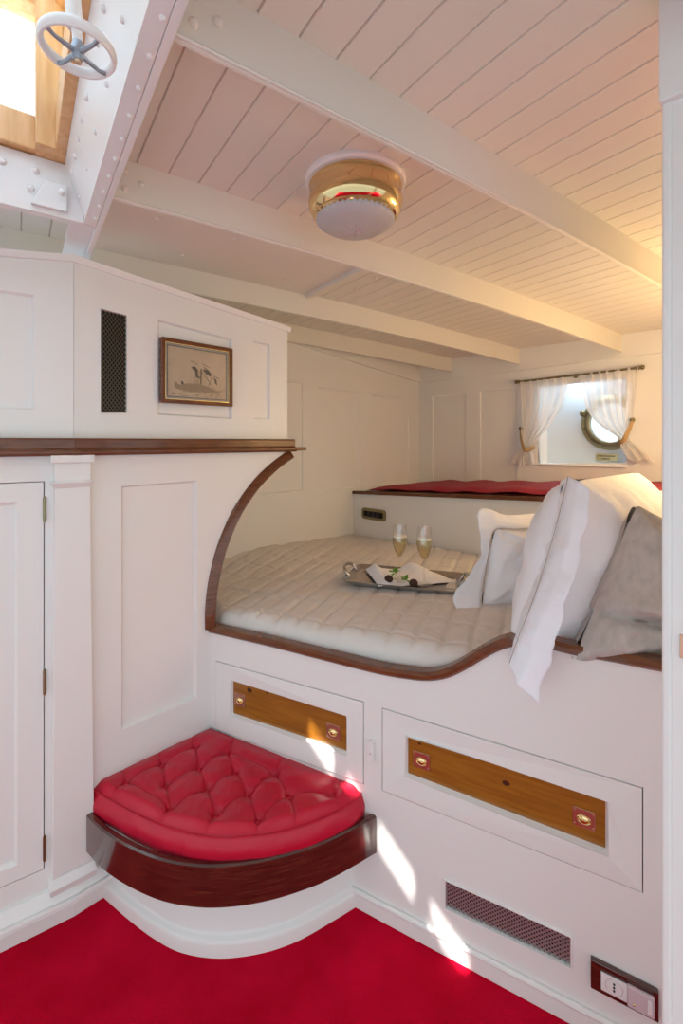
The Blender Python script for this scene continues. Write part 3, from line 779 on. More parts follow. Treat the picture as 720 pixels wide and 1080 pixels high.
# mahogany edging
sec = [(-.030,-.002),(.006,-.002),(.012,.004),(.012,.013),(.006,.021),(-.024,.021),(-.030,.016)]
m = MB(); k = len(sec); rows = []
for i, p in enumerate(tc):
    t = (tc[min(i+1,len(tc)-1)]-tc[max(i-1,0)]).normalized(); nn = Vector((-t.y,t.x,0))
    rows += [B.P(p.x+nn.x*z, p.y+nn.y*z, n) for n, z in sec]
n_ = len(tc)
m.add(rows, [(i*k+j,i*k+(j+1)%k,(i+1)*k+(j+1)%k,(i+1)*k+j) for i in range(n_-1) for j in range(k)]+[tuple(range(k)), tuple((n_-1)*k+j for j in range(k))])
m.build('edge_rail', MAHOG, bunk, smooth=True, auto=35)
# skirting along the foot of the bunk
s380 = B.sd(381)[0]
m = MB(); m.box(B, s380-.04, 1.43, 0, .040, 0, .010); m.tube([B.P(s380-.04,.042,.004),B.P(1.43,.042,.004)], .0075, 10)
m.build('skirting', WHITE, bunk, bevel=.002)

def pull(parent, fr, c, hw, hh, n):
    m = MB(); k = 28
    hole = [(c[0]+hw*.60*math.cos(2*PI*i/k), c[1]-.001+hh*.52*math.sin(2*PI*i/k)*(1 if math.sin(2*PI*i/k) < 0 else .75)) for i in range(k)]
    m.plate(fr, rrect(c[0],c[1],hw,hh,.002,2), [hole], n, n+.0022, 0)
    for sx in (-1,1):
        for sz in (-1,1): m.sphere(fr.P(c[0]+sx*hw*.82, c[1]+sz*hh*.72, n+.0022), .0020, 8, 6, mi=0)
    o = m.build('flush_pull', COPPER, parent, bevel=.0005)
    m = MB(); vs = []; 
    for r in range(6):
        q = math.cos(r/5*PI/2); dep = math.sin(r/5*PI/2)*.010
        vs += [fr.P(c[0]+(h[0]-c[0])*max(q,.02), c[1]+(h[1]-c[1])*max(q,.02), n+.0018-dep) for h in hole]
    m.add(vs, [(r*k+j,r*k+(j+1)%k,(r+1)*k+(j+1)%k,(r+1)*k+j) for r in range(5) for j in range(k)])
    # rim round the finger cup
    m.tube([fr.P(h[0],h[1],n+.0024) for h in hole], .0013, 6, closed=True)
    o2 = m.build('finger_cup', BRASS, parent, smooth=True, auto=60); return o
def drawer(quad, ppx, pulls, knots):
    g = .0022
    c = sum((Vector(q) for q in quad), Vector((0,0)))/4
    o_ = [(q[0]+math.copysign(g,c.x-q[0]), q[1]+math.copysign(g,c.y-q[1])) for q in quad]
    w = rect([B.sz(*p) for p in ppx])
    cw_ = sum((Vector(q) for q in w), Vector((0,0)))/4
    m = MB(); m.plate(B, o_, [w], -.020, .002); qi = [(q[0]+math.copysign(.005,cw_.x-q[0]), q[1]+math.copysign(.005,cw_.y-q[1])) for q in w]
    m.add([B.P(q[0],q[1],.002) for q in w]+[B.P(q[0],q[1],-.0125) for q in qi], [(i,(i+1)%4,4+(i+1)%4,4+i) for i in range(4)])
    # the sunk field itself is hidden behind the pine panel
    d = m.build('drawer', WHITE, bunk, bevel=.0012)
    cw = sum((Vector(q) for q in w), Vector((0,0)))/4
    wi = [(q[0]+math.copysign(.0042,cw.x-q[0]), q[1]+math.copysign(.0042,cw.y-q[1])) for q in w]
    m = MB(); hl = []
    for (u, v, w_, h_) in pulls:
        s, z = B.sz(u, v, -.011)
        hl.append([(s+w_*.66*math.cos(2*PI*i/24), z-.001+h_*.58*math.sin(2*PI*i/24)) for i in range(24)])
    m.plate(B, wi, hl, -.0138, -.0112, 0)
    for kx, kz, kr in knots:
        a = Vector(wi[3]).lerp(Vector(wi[2]),kx); b = Vector(wi[0]).lerp(Vector(wi[1]),kx); p = a.lerp(b,kz)
        m.plate(B, [(p.x+kr*1.5*math.cos(2*PI*i/14),p.y+kr*math.sin(2*PI*i/14)) for i in range(14)], [], -.0114, -.0110, 1)
    m.build('pine_panel', [PINE, KNOT], d)
    for (u, v, w_, h_) in pulls:
        s, z = B.sz(u, v, -.011); d_ = B.sd(u)[1]
        pull(d, B, (s,z), w_, h_, -.0110)
    return d
drawer(d1, [(242.5,717.5),(365.5,754.5),(366,797),(242.5,755)], [(253,738,.0225,.0205),(351.5,771.5,.0225,.0205)], [(.16,.85,.007),(.33,.92,.003)])
drawer(d2r, [(427,775),(641,845),(641,902),(427,819)], [(444.5,802,.0225,.0205),(615.5,863,.0225,.0205)], [(.07,.86,.003),(.545,.62,.006)])
# dark sheet standing in for the shade inside the drawer gaps
m = MB()
for q in (d1, d2r):
    c = sum((Vector(x) for x in q), Vector((0,0)))/4
    m.plate(B, [tuple(c+(Vector(x)-c)*1.02) for x in q], [], -.0255, -.0225)
m.build('drawer_gap_shade', GAPSHADE, bunk)

grille('vent_grille', B, gq, 0, 26, 7, .0028, ZINC, BLACK, 'long low grey mesh vent at the foot of the white bunk', .004, WHITE)

# catch between drawers
q = [B.sz(387,777), B.sz(397.5,803)]
m = MB(); c_ = ((q[0][0]+q[1][0])/2, B.sz(392,790.5)[1])
m.plate(B, rrect(c_[0],c_[1],.0085,.029,.008), [], .0004, .012)
ct = tag(m.build('drawer_catch', PLASTIC, bevel=.003), 'small white plastic catch on the bunk front between the two drawers', 'catch')
m = MB(); m.sphere(B.P(c_[0],c_[1]-.004,.012), .003, 10, 8); m.build('button', PLASTG, ct, smooth=True)

# socket plate
q = rect([B.sz(622.5,1006), B.sz(694,1042), B.sz(694,1073), B.sz(622.5,1036)])
cc_ = sum((Vector(x) for x in q), Vector((0,0)))/4
so = empty('socket_plate', B.P(cc_.x, q[3][1], 0), 'mahogany backed double power socket low on the bunk front', 'socket')
m = MB(); m.plate(B, q, [], .0004, .012); m.build('back_plate', DMAHOG, so, bevel=.002)
def sub(q, x0, x1, y0, y1):
    f = lambda x, y: tuple(Vector(q[3]).lerp(Vector(q[2]),x).lerp(Vector(q[0]).lerp(Vector(q[1]),x),y)); return [f(x0,y1),f(x1,y1),f(x1,y0),f(x0,y0)]
q1_ = sub(q,.16,.55,.20,.80); q2_ = sub(q,.55,.93,.16,.86)
m = MB(); m.plate(B, q1_, [], .012, .016); o = m.build('socket', PLASTIC, so, bevel=.001)
cm = sum((Vector(x) for x in q1_), Vector((0,0)))/4
m = MB(); m.lathe(B.P(cm.x,cm.y,.016), [(.017,.0),(.016,.001),(.015,-.0005),(.0,-.0005)], 28, axis=B.n); m.build('well', PLASTG, o, smooth=True)
m = MB()
for dz in (.007,0,-.007): m.sphere(B.P(cm.x,cm.y+dz,.0165), .0022, 10, 6)
m.build('holes', BLACK, o)
m = MB(); m.plate(B, q2_, [], .012, .020); o = m.build('plug_adapter', PLASTG, so, bevel=.002)
cm2 = sum((Vector(x) for x in q2_), Vector((0,0)))/4
m = MB(); m.box(B, cm2.x+.012, cm2.x+.019, cm2.y-.014, cm2.y+.014, .020, .022); m.build('switch', PLASTIC, o)
m = MB(); m.sphere(B.P(cm2.x-.012,cm2.y-.010,.020), .003, 8, 6); m.build('indicator', GILT, o, smooth=True)

# ================================================================ MATTRESS UNDER A QUILT
def BP(p, q, z): return B.P(p, z, -q)
def mq0(p): return .035+.13*smooth((.03-p)/.3)
def mq1(p):
    a = 1.4436-.322*(p+.1866); b = 1.4436+(p+.1866)*3.226
    return min(a, b)-.012
MZ = .715
def mtop(p, q):
    z = MZ+.045*max(p,-.2)
    z += .05*smooth((-.05-p)/.45)*smooth((q-.3)/.5)
    return z
def msurf(i, j):
    p = -.53+1.93*i
    a, b = mq0(p), max(mq1(p), mq0(p)+.05)
    jj = j**1.25
    q = a+(b-a)*jj
    e = q-a; z = mtop(p,q)
    # quilting: channels running from front to back plus a few crossing seams
    cr = 0
    x = (p*1.0+.12*q)/.078; fx = abs(x-round(x))*.078
    cr -= .0075*math.exp(-(fx/.007)**2)
    y = (q-.10)/.155; fy = abs(y-round(y))*.155
    cr -= .005*math.exp(-(fy/.006)**2)
    z += cr*smooth(e/.05)+.006*fbm(p*4,q*4)+.004*fbm(p*16,q*11,3)+.0022*fbm(p*45,q*20,5)
    # rounded front edge rolling down behind the rail
    R = .055
    if e < R:
        th = (1-e/R); z -= R*(1-math.sqrt(max(0,1-th*th)))
    ei = min(i, 1-i)*1.93
    if ei < R: th = 1-ei/R; z -= R*(1-math.sqrt(max(0,1-th*th)))
    return BP(p, q, z)
m = MB(); NU, NV = 300, 190
m.grid(msurf, NU, NV)
# front face hanging down, gently rumpled
def mface(i, j):
    p0 = msurf(i, 0); p = -.53+1.93*i
    bul = .012*math.sin(PI*min(1,j*1.15))+.003*fbm(p*30,j*3)-.004*math.exp(-((j-.12)/.05)**2)
    return Vector((p0.x+B.n.x*bul, p0.y+B.n.y*bul, p0.z-.07*j-.02*j))
m.grid(mface, NU, 10)
m.grid(lambda i, j: (lambda a: Vector((a.x, a.y, .594)))(BP(-.53+1.93*i, mq0(-.53+1.93*i)+(max(mq1(-.53+1.93*i),mq0(-.53+1.93*i)+.05)-mq0(-.53+1.93*i))*j, 0)), 40, 6)
tag(m.build('mattress', LINEN, smooth=True, fix=False, auto=180), 'mattress under a pale grey quilted linen bedspread on the bunk', 'mattress')

# ================================================================ CORNER SEAT
seat = empty('corner_seat', (-.35,1.25,0), 'built-in rounded corner seat with glossy mahogany apron on white base', 'seat')
basepx = [(108.9,946.6),(133,968),(162,990),(191.5,1005),(230.4,1011),(274,1006),(313,993),(352,971),(379.6,954)]
bc = catmull([floorpt(*p) for p in basepx], 6)
cen = Vector((-.44,1.53,0))
def ring_wall(curve, prof, mat_, name, parent, smooth_=True):
    m = MB(); k = len(prof); rows = []
    for i, p in enumerate(curve):
        t = (curve[min(i+1,len(curve)-1)]-curve[max(i-1,0)]).normalized(); o = Vector((t.y,-t.x,0))   # outwards
        rows += [Vector((p.x+o.x*a, p.y+o.y*a, z)) for a, z in prof]
    n = len(curve)
    m.add(rows, [(i*k+j,i*k+(j+1)%k,(i+1)*k+(j+1)%k,(i+1)*k+j) for i in range(n-1) for j in range(k)]+[tuple(range(k)), tuple((n-1)*k+j for j in range(k))])
    return m.build(name, mat_, parent, smooth=smooth_, auto=35)
ring_wall(bc, [(0,0),(0,.030),(-.002,.037),(-.006,.041),(-.012,.044),(-.016,.05),(-.016,.26),(-.03,.26),(-.03,0)], WHITE, 'base', seat)
# apron
aptop = [(87,854),(106.5,873.7),(133,890.7),(167,905),(201,911.6),(235,912.5),(274,907.7),(313,898),(352,883.4),(396.6,860)]
AZ1, AZ0 = .2735, .168
ac = catmull([floorpt(u,v,AZ1) for u, v in aptop], 6)
ring_wall(ac, [(-.016,AZ0),(-.002,AZ0),(.001,AZ0+.004),(.001,AZ1-.004),(-.003,AZ1),(-.012,AZ1),(-.016,AZ1-.003)], DMAHOG, 'apron', seat)
# seat board under the cushion
m = MB(); pts = [p for p in ac]; m_ = len(pts)
C0 = A.P(-.005,0,.005)
z0, z1 = .235, .255
inn_ = [p+(C0-p).normalized()*.018 for p in pts]
m.add([Vector((p.x,p.y,z1)) for p in inn_]+[Vector((C0.x,C0.y,z1))]+[Vector((p.x,p.y,z0)) for p in inn_]+[Vector((C0.x,C0.y,z0))],
      [(i,i+1,m_) for i in range(m_-1)]+[(m_+1+i+1,m_+1+i,2*m_+1) for i in range(m_-1)]+[(i,i+1,m_+2+i,m_+1+i) for i in range(m_-1)])
m.build('seat_board', WHITE, seat)

# cushion: polar sheet from the corner, buttoned and pleated
CZ = .332
edgepx = [(95,829),(105,838),(118.6,846),(142,859),(167,870),(191,878),(216,883),(240,884.5),(264,883),(289,880),(313,874),(337,865.5),(361.6,854),(376,844),(383.5,832)]
EZ = .318
ec = catmull([floorpt(u,v,EZ) for u, v in edgepx], 4)
C1 = A.P(-.006,0,.006); C1.z = 0
butpx = [(280,103),(347,115),(208,140),(287,149),(365,158),(452,163),(130,180),(216,186),(305,195),(393,205),(484,208),(227,236),(325,250),(416,262),(575,208)]
but = [floorpt(70+x*.4861, 740+y*.4861, .322) for x, y in butpx]
segs = []
for i, j in [(0,2),(0,3),(1,3),(1,4),(2,6),(2,7),(3,7),(3,8),(4,8),(4,9),(5,9),(5,10),(7,11),(8,11),(8,12),(9,12),(9,13),(10,13),(10,14),(6,11),(1,5)]:
    segs.append((but[i].xy, but[j].xy))
# extra pleats from outer buttons to the rim
def rim(p, n=2):
    return sorted(ec, key=lambda e: (e.xy-p.xy).length)[0]
for idx in (6,11,12,13,10,14): 
    r = rim(but[idx]); segs.append((but[idx].xy, r.xy))
for idx in (0,2,6): segs.append((but[idx].xy, (but[idx]-A.n*.12+A.d*.02).xy))
for idx in (1,5,14): segs.append((but[idx].xy, (but[idx]-B.n*.12-B.d*.03).xy))
bl = [b.xy for b in but]
def sdist(p, a, b):
    ab = b-a; t = max(0, min(1, (p-a).dot(ab)/ab.length_squared)); return (p-a-ab*t).length
def ctop(x, y, rr):
    p = Vector((x,y)); 
    db = min((p-b).length for b in bl); dsg = min(sdist(p,a,b) for a, b in segs)
    z = CZ+.010*min(1,db/.05)**.7
    z -= .012*math.exp(-(db/.013)**2)
    z -= .0050*math.exp(-(dsg/.0035)**2)+.0028*math.exp(-(dsg/.014)**2)
    z += .0012*fbm(x*30,y*30)
    return z
NR = 120; ne = len(ec)
NE = ne
m = MB(); vs = []
for i, e in enumerate(ec):
    for r in range(NR+1):
        rr = r/NR; 
        q = C1.lerp(e, rr); 
        dist_edge = (e-q).length*1.0
        # distance to straight walls
        dA = abs((q-A.o).dot(A.n)); dB = abs((q-B.o).dot(B.n)); 
        z = ctop(q.x,q.y,rr)
        blend = smooth(dist_edge/.045)
        z = EZ*(1-blend)+z*blend if dist_edge < .045 else z
        dw = min(dA,dB); z -= .010*(1-smooth(dw/.03))
        vs.append(Vector((q.x,q.y,z)))
w = NR+1
# densify along the rim direction by linear interpolation of rays
rays = []
SUB = 5
for i in range(ne-1):
    for k2 in range(SUB):
        rays.append(ec[i].lerp(ec[i+1], k2/SUB))
rays.append(ec[-1])
vs = []
for e in rays:
    for r in range(NR+1):
        q = C1.lerp(e, r/NR); de = (e-q).length
        dA = abs((q-A.o).dot(A.n)); dB = abs((q-B.o).dot(B.n)); z = ctop(q.x,q.y,0)
        dw = min(dA,dB)
        z = .331+(z-.331)*smooth(.25+dw/.05)
        bl_ = smooth(de/.034); z = EZ+(z-EZ)*bl_ if de < .034 else z
        vs.append(Vector((q.x,q.y,z)))
m.add(vs, [(i*w+j,i*w+j+1,(i+1)*w+j+1,(i+1)*w+j) for i in range(len(rays)-1) for j in range(NR)])
# side band: leather wall below the piping, slightly bulging
nb = 8
side = []
full = [Vector((C1.x,C1.y,0))]+rays+[Vector((C1.x,C1.y,0))]
for i, e in enumerate(full):
    if 0 < i < len(full)-1:
        t = (full[min(i+1,len(full)-2)]-full[max(i-1,1)]).normalized(); o = Vector((t.y,-t.x,0))
    else: o = Vector((0,0,0))
    zt_ = EZ if 0 < i < len(full)-1 else CZ-.01
    for j in range(nb+1):
        x = j/nb; b_ = .008*math.sin(PI*x)+.007*x+.0015*fbm(e.x*25,e.y*25,x*3)
        side.append(Vector((e.x+o.x*b_, e.y+o.y*b_, zt_+(.2565-zt_)*x)))
m.add(side, [(i*(nb+1)+j,(i+1)*(nb+1)+j,(i+1)*(nb+1)+j+1,i*(nb+1)+j+1) for i in range(len(full)-1) for j in range(nb)])
cus = empty('seat_cushion', (-.35,1.3,.256), 'red leather deep-buttoned cushion on the rounded corner seat', 'cushion')
m.build('leather_cover', LEATHER, cus, smooth=True, fix=True, auto=75)
m = MB(); m.tube([Vector((e.x,e.y,EZ+.001)) for e in rays], .0022, 8); m.build('piping', LEATHER, cus, smooth=True)
for b in but:
    m = MB(); m.sphere((b.x,b.y,ctop(b.x,b.y,0)+.0065), .0100, 14, 8, sq=(1,1,.5)); m.build('button', LEATHER, cus, smooth=True)

# ================================================================ PILLOWS
def pillow_part(c00, c10, c11, c01, T0, T1, name, mt, parent, seed=0, nu=48, nv=40, wr=.006, pinch=.05, fold=None):
    """c00 near-bottom, c10 far-bottom, c11 far-top, c01 near-top; T0 / T1 half-thickness to the two sides"""
    c00, c10, c11, c01 = map(Vector, (c00,c10,c11,c01))
    nrm = ((c10-c00)+(c11-c01)).cross((c01-c00)+(c11-c10)).normalized()
    U = ((c10-c00)+(c11-c01)).normalized(); V = ((c01-c00)+(c11-c10)).normalized()
    m = MB()
    def surf(sgn, T):
        def f(i, j):
            a, b = 2*i-1, 2*j-1
            q_ = 1-.035*abs(a*b)**8; a *= q_; b *= q_
            # edges pulled in between the corners
            ii = .5+.5*a*(1-pinch*(1-b*b)); jj = .5+.5*b*(1-pinch*(1-a*a))
            p = c00.lerp(c10,ii).lerp(c01.lerp(c11,ii),jj)
            th = max(0,(1-a**4))**.62*max(0,(1-b**4))**.62
            edge = (1-max(abs(a),abs(b)))
            w = wr*(fbm(a*1.6+seed,b*1.6,seed)+.7*fbm(a*4+seed,b*3,seed+4))*min(1,edge*6)
            # puckers running in from the corners
            pk = sum(math.exp(-((a-x)**2+(b-y)**2)/.35)*math.sin(9*math.atan2(b-y+.001,a-x+.001)+seed) for x in (-1,1) for y in (-1,1))
            w += wr*.55*pk*min(1,edge*5)
            if fold: w += fold(a,b)*min(1,edge*12)
            return p+nrm*(sgn*T*th+w*(1 if sgn>0 else -1))
        return f
    m.grid(surf(1,T0), nu, nv); m.grid(surf(-1,T1), nu, nv)
    return m.build(name, mt, parent, smooth=True, fix=True, auto=120), nrm
def sheet(rows, name, mt, parent, amp=.004, th=.0016, seed=1, n=6, closed=False):
    """cloth strip between polylines (list of rows of points)"""
    cr = [catmull([Vector(p) for p in r], n) for r in rows]; L_ = len(cr[0])-1; R_ = len(cr)-1
    m = MB()
    def f(i, j):
        x = i*L_; k = min(int(x),L_-1); y = j*R_; r = min(int(y),R_-1)
        a = cr[r][k].lerp(cr[r][k+1],x-k); b = cr[r+1][k].lerp(cr[r+1][k+1],x-k)
        p = a.lerp(b,y-r)
        return p+Vector((fbm(p.x*14+seed,p.z*14,p.y*14),fbm(p.y*14,p.z*14+seed,p.x*9),0))*amp*min(1,j*4)
    m.grid(f, L_*2, R_*6)
    o = m.build(name, mt, parent, smooth=True, fix=False, auto=180)
    s = o.modifiers.new('thickness','SOLIDIFY'); s.thickness = th; s.offset = 0
    return o

# large white pillow with the flanged open end towards the camera
NB, NT = px(541,694,1.06), px(598,506,1.15)
FT_, FB_ = px(672,497,1.62), px(655,628,1.55)
pw = empty('pillow', (.62,1.3,.78), 'large white pillow with flange hanging over the bunk edge in front', 'pillow')
pillow_part(NB, FB_, FT_, NT, .145, .11, 'pillow_body', COTTON, pw, seed=2, pinch=.03, wr=.014)
seam = [px(599,502,1.145), px(590,540,1.12), px(582,570,1.10), px(573,600,1.085), px(561,635,1.07), px(548,668,1.055), px(537,699,1.045)]
mid = [px(611,508,1.10), px(605,545,1.07), px(597,578,1.05), px(587,610,1.035), px(574,645,1.02), px(560,685,1.012), px(548,722,1.005)]
out = [px(621,516,1.075), px(618,552,1.05), px(611,585,1.03), px(602,616,1.01), px(590,652,1.0), px(576,698,.995), px(568,742,.99)]
inner = [px(591,508,1.195), px(580,546,1.18), px(571,576,1.165), px(561,606,1.145), px(550,639,1.13), px(541.5,668,1.11), px(535.5,693,1.09)]
sheet([inner, seam, mid, out], 'flange', COTTON, pw, amp=.012, seed=3)
m = MB(); m.tube([p*.988+Vector((0,0,H*.012)) for p in catmull(seam,6)], .0012, 6); m.build('hemstitch', STITCH, pw, smooth=True)

# smaller white pillow behind it
c00, c01, c11, c10 = px(506,640,1.55), px(520,557,1.58), px(606,560,1.75), px(590,640,1.62)
ps = empty('pillow', (.6,1.6,.76), 'smaller white flanged pillow half hidden behind the large white pillow', 'pillow')
pillow_part(c00, c10, c11, c01, .07, .06, 'pillow_body', COTTON, ps, seed=5, pinch=.03, wr=.012)
lf_in = [px(540,640,1.52), px(512,645,1.53), px(508,625,1.54), px(514,590,1.56), px(521,560,1.57), px(545,558,1.60), px(572,556,1.66)]
lf_out = [px(530,646,1.50), px(496,649,1.50), px(476,632,1.53), px(506,590,1.55), px(505,539,1.57), px(535,543,1.61), px(570,541,1.68)]
sheet([lf_in, lf_out], 'flange', COTTON, ps, amp=.010, seed=8)
m = MB(); m.tube([p*.993+Vector((0,0,H*.007)) for p in catmull(lf_in[2:],6)], .0013, 6); m.build('hemstitch', STITCH, ps, smooth=True)

# grey linen pillow at the right
g00, g01, g11, g10 = px(600,698,1.01), px(668,530,1.10), px(775,585,1.20), px(770,705,1.05)
pg = empty('pillow', (.8,1.08,.85), 'grey linen pillow standing at the right end of the bunk', 'pillow')
def gfold(a, b):
    return -.036*math.exp(-((b+.50+.10*a)/.06)**2)+.02*math.exp(-((b+.38+.10*a)/.10)**2)+.010*math.exp(-((b+.72-.12*a)/.10)**2)-.010*math.exp(-((b-.1+.5*a)/.06)**2)*max(0,-a)
pillow_part(g00, g10, g11, g01, .085, .075, 'pillow_body', GLINEN, pg, seed=11, wr=.010, pinch=.05, fold=gfold)
# white pillow behind the grey one
w00, w01, w11, w10 = px(690,640,1.40), px(676,522,1.44), px(780,490,1.52), px(780,620,1.48)
pb_ = empty('pillow', (1.0,1.42,.85), 'white pillow mostly hidden behind the grey linen pillow', 'pillow')
pillow_part(w00, w10, w11, w01, .07, .07, 'pillow_body', COTTON, pb_, seed=15)

# ================================================================ TRAY WITH GLASSES
TZ = .742
def tp(u, v, z): 
    d = F*(H-z)/(v-CV); return Vector(((u-CU)/F*d, d, z))
tcn = tp(426,612.5,TZ); te1 = Vector((.948,-.318,0)); te2 = Vector((.318,.948,0))
def TP(x, y, z): return Vector((tcn.x+te1.x*x+te2.x*y, tcn.y+te1.y*x+te2.y*y, TZ+z))
tray = empty('tray', TP(0,0,0), 'rectangular silver tray with two end handles lying on the quilted bedspread', 'tray')
TLh, TWh = .225, .125
def tring(hx, hy, z, r=.03, k=6):
    pts = []
    for (sx, sy, a0) in ((1,-1,-PI/2),(1,1,0),(-1,1,PI/2),(-1,-1,PI)):
        for i in range(k+1):
            a = a0+PI/2*i/k; pts.append(TP(sx*(hx-r)+r*math.cos(a), sy*(hy-r)+r*math.sin(a), z))
    return pts
rs = [tring(TLh-.03,TWh-.03,-.010), tring(TLh-.03,TWh-.03,.002), tring(TLh-.022,TWh-.022,.005), tring(TLh,TWh,.016), tring(TLh+.003,TWh+.003,.018), tring(TLh+.003,TWh+.003,.015), tring(TLh-.02,TWh-.02,-.002), tring(TLh-.03,TWh-.03,-.010)]
m = MB(); k = len(rs[0])
m.add([p for r in rs for p in r], [(i*k+j,i*k+(j+1)%k,(i+1)*k+(j+1)%k,(i+1)*k+j) for i in range(len(rs)-1) for j in range(k)])
m.add(rs[1], [tuple(range(k))]); m.add(rs[0], [tuple(range(k))[::-1]])
m.build('dish', SILVER, tray, smooth=True, auto=25)
for sx in (-1,1):
    m = MB(); pth = [TP(sx*(TLh-.01),-.05,.012), TP(sx*(TLh+.006),-.052,.032), TP(sx*(TLh+.018),-.03,.042), TP(sx*(TLh+.022),0,.044), TP(sx*(TLh+.018),.03,.042), TP(sx*(TLh+.006),.052,.032), TP(sx*(TLh-.01),.05,.012)]
    m.tube(catmull(pth,5), .0065, 10); m.build('handle', SILVER, tray, smooth=True)

# folded white napkin
m = MB()
npx = [(384,602),(398,622.5),(425,620),(450,621),(480,617),(462,604),(447,600.5),(424,604)]
def nap(i, j):
    # bilinear over the crumpled outline
    a = tp(385,603,TZ).lerp(tp(399,621,TZ),j); b = tp(446,600.5,TZ).lerp(tp(481,616.5,TZ),j)
    p = a.lerp(b,i); 
    x, y = i, j
    e = min(i,1-i,j,1-j)
    z = .010+.010*abs(fbm(x*2.2,y*2.2,9))+.022*math.exp(-((x-.72)/.13)**2-((y-.12)/.5)**2)+.022*math.exp(-((x-.10)/.10)**2)+.008*math.sin(7*x+5*y)*.6
    p = p+te2*(-.012*math.sin(5*x)*(1 if j > .5 else .4))
    return Vector((p.x,p.y,TZ+.004+max(.003,z*min(1,.35+e*5))))
m.grid(nap, 50, 26)
o = tag(m.build('napkin', COTTON, smooth=True, fix=False, auto=70), 'crumpled white cloth napkin spread across the silver tray', 'napkin')
s = o.modifiers.new('thickness','SOLIDIFY'); s.thickness = .0016; s.offset = 1

def flute(c, label):
    root = empty('champagne_flute', c, label, 'glass', 'champagne flutes on the tray')
    hgt = .218
    po_ = [(0,.0012),(.012,.0015),(.030,.0),(.031,.001),(.014,.005),(.005,.010),(.0035,.018),(.0033,.07),(.0040,.082),(.010,.094),(.020,.115),(.0275,.140),(.0295,.158),(.0275,.190),(.0252,.2175)]
    pi_ = [(.0246,.2175),(.0268,.190),(.0287,.158),(.0267,.140),(.0190,.116),(.009,.0965),(.0,.090)]
    m = MB(); m.lathe(c, po_+pi_, 36); m.build('glass', GLASS, root, smooth=True, auto=60)
    m = MB(); m.lathe(c, [(0,.0915),(.0085,.0975),(.0186,.1165),(.0262,.1405),(.0282,.158),(.0276,.168),(.0,.168)], 32); m.build('champagne', CHAMP, root, smooth=True, auto=60)
    m = MB(); m.lathe(c, [(0,.1682),(.0274,.1682),(.0272,.1735),(.0,.1745)], 32); m.build('foam', FOAM, root, smooth=True, auto=60)
    return root
f1 = flute(tp(421.5,612.5,TZ+.016)+Vector((0,0,.002)), 'left one of the two full champagne flutes on the tray')
f2 = flute(tp(447.2,616.5,TZ+.016)+Vector((0,0,.002)), 'right one of the two full champagne flutes on the tray')

for i, (u, v, lab) in enumerate(((410,610.3,'round chocolate truffle just left of the left champagne flute stem'),(436,614.8,'round chocolate truffle between the stems of the two champagne flutes'))):
    m = MB(); c = tp(u, v, TZ+.032); m.sphere(c, .0155, 20, 14, sq=(1.05,1,.92))
    for vi in range(len(m.v)):
        q = Vector(m.v[vi]); dv = (q-c); m.v[vi] = tuple(c+dv*(1+.12*fbm(dv.x*90+i*5,dv.y*90,dv.z*90)))
    tag(m.build('truffle', TRUFFLE, smooth=True, auto=180), lab, 'chocolate', 'truffles on the tray')
def herb(u, v, lab, seed):
    random.seed(seed); c = tp(u, v, TZ+.030); root = empty('herb_sprig', c, lab, 'herb', 'green sprigs on the tray')
    m = MB(); m.tube([c+Vector((.02,-.006,-.014)), c+Vector((.006,0,-.004)), c], .0011, 6); m.build('stem', HERB, root)
    m = MB()
    for k in range(13):
        a = random.uniform(0,2*PI); el = random.uniform(-.1,1.1); d = Vector((math.cos(a)*math.cos(el), math.sin(a)*math.cos(el), math.sin(el)))
        q = d.cross(Vector((0,0,1))).normalized(); b0 = c+d*random.uniform(.002,.012)+Vector((random.uniform(-.008,.008),0,0)); Lf = random.uniform(.013,.020); wf = Lf*.42
        up_ = q.cross(d).normalized()*.003
        m.add([b0, b0+d*Lf*.35+q*wf, b0+d*Lf*.75+q*wf*.8, b0+d*Lf+up_*-1, b0+d*Lf*.75-q*wf*.8, b0+d*Lf*.35-q*wf, b0+d*Lf*.5+up_], [(0,1,6),(1,2,6),(2,3,6),(3,4,6),(4,5,6),(5,0,6)])
    o = m.build('leaves', HERB, root, fix=False); s = o.modifiers.new('thickness','SOLIDIFY'); s.thickness = .0006
herb(415,604.5,'green herb sprig lying against the left champagne flute',3)
herb(428,612,'green herb sprig lying between the two champagne flutes',8)

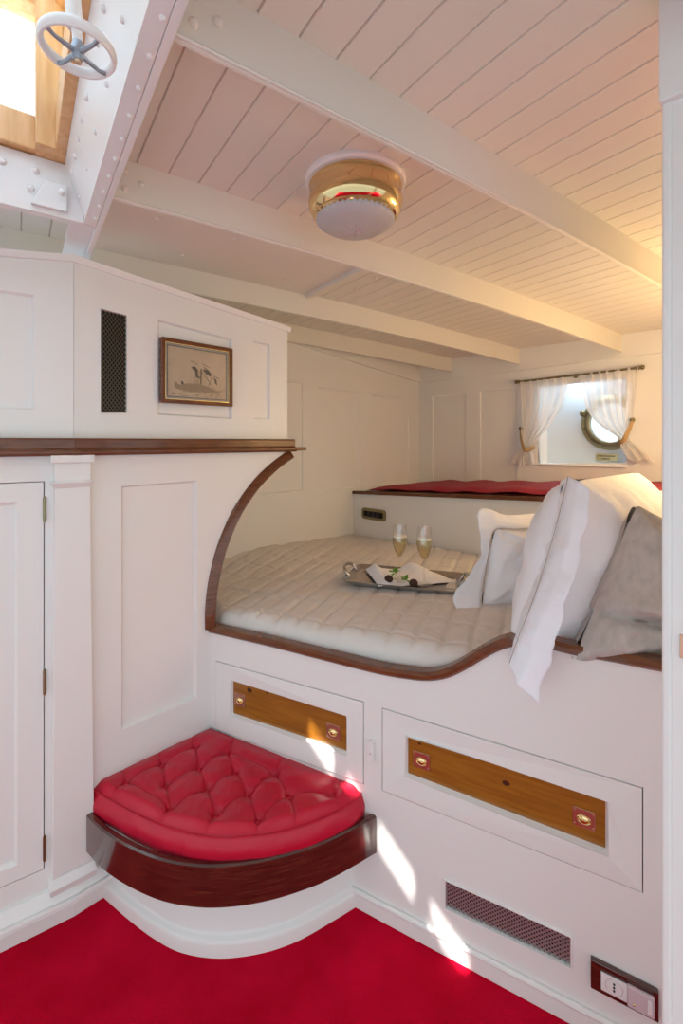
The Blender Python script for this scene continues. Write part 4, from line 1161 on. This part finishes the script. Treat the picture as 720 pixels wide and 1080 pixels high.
# ================================================================ LIGHT
wd = bpy.data.worlds.new('world'); SC.world = wd; wd.use_nodes = True
nt = wd.node_tree; bg = nt.nodes['Background']
tcw = nt.nodes.new('ShaderNodeTexCoord'); sx_ = nt.nodes.new('ShaderNodeSeparateXYZ'); rw = nt.nodes.new('ShaderNodeValToRGB')
nt.links.new(tcw.outputs['Generated'], sx_.inputs[0]); mrw = nt.nodes.new('ShaderNodeMapRange')
mrw.inputs['From Min'].default_value = -1; nt.links.new(sx_.outputs['Z'], mrw.inputs['Value']); nt.links.new(mrw.outputs[0], rw.inputs[0])
e = rw.color_ramp.elements; e[0].position = .30; e[0].color = (.48,.56,.60,1); e[1].position = .56; e[1].color = (.80,.94,1.0,1)
nt.links.new(rw.outputs[0], bg.inputs['Color']); bg.inputs['Strength'].default_value = 1.4
def light(name, typ, loc, energy, col, **kw):
    l = bpy.data.lights.new(name, typ); l.energy = energy; l.color = col
    for k_, v_ in kw.items(): setattr(l, k_, v_)
    o = bpy.data.objects.new(name, l); COL.objects.link(o); o.location = loc; return o
sun = light('sun', 'SUN', (0,0,4), 22, (1,.95,.87), angle=math.radians(.6))
sun.rotation_euler = (EA*.445+EF*.10-Vector((0,0,1))).to_track_quat('-Z','Y').to_euler()
# reading lamp on the head bulkhead, out of sight behind the door post
light('reading_lamp', 'POINT', K.P(.70,1.42,.14), 6, (1,.66,.30), shadow_soft_size=.05)
light('alcove_warm_fill', 'POINT', K.P(1.05,1.45,.16), 5.5, (1,.68,.34), shadow_soft_size=.05)  # added light without a fixture, warms the alcove
pl = light('recess_daylight_fill', 'AREA', W.P((ws0+ws1)/2, wz1+.13, -.07), 3.2, (.70,.86,1.0), size=.12); pl.data.energy = 1.7  # unseen area light added to brighten the window recess with cool daylight
SC.cycles.transparent_max_bounces = 40
SC.cycles.max_bounces = 14; SC.cycles.diffuse_bounces = 8
vs_ = SC.view_settings
vs_.view_transform = 'Standard'; vs_.look = 'None'; vs_.exposure = 0.15; vs_.gamma = 1.0; vs_.use_curve_mapping = False
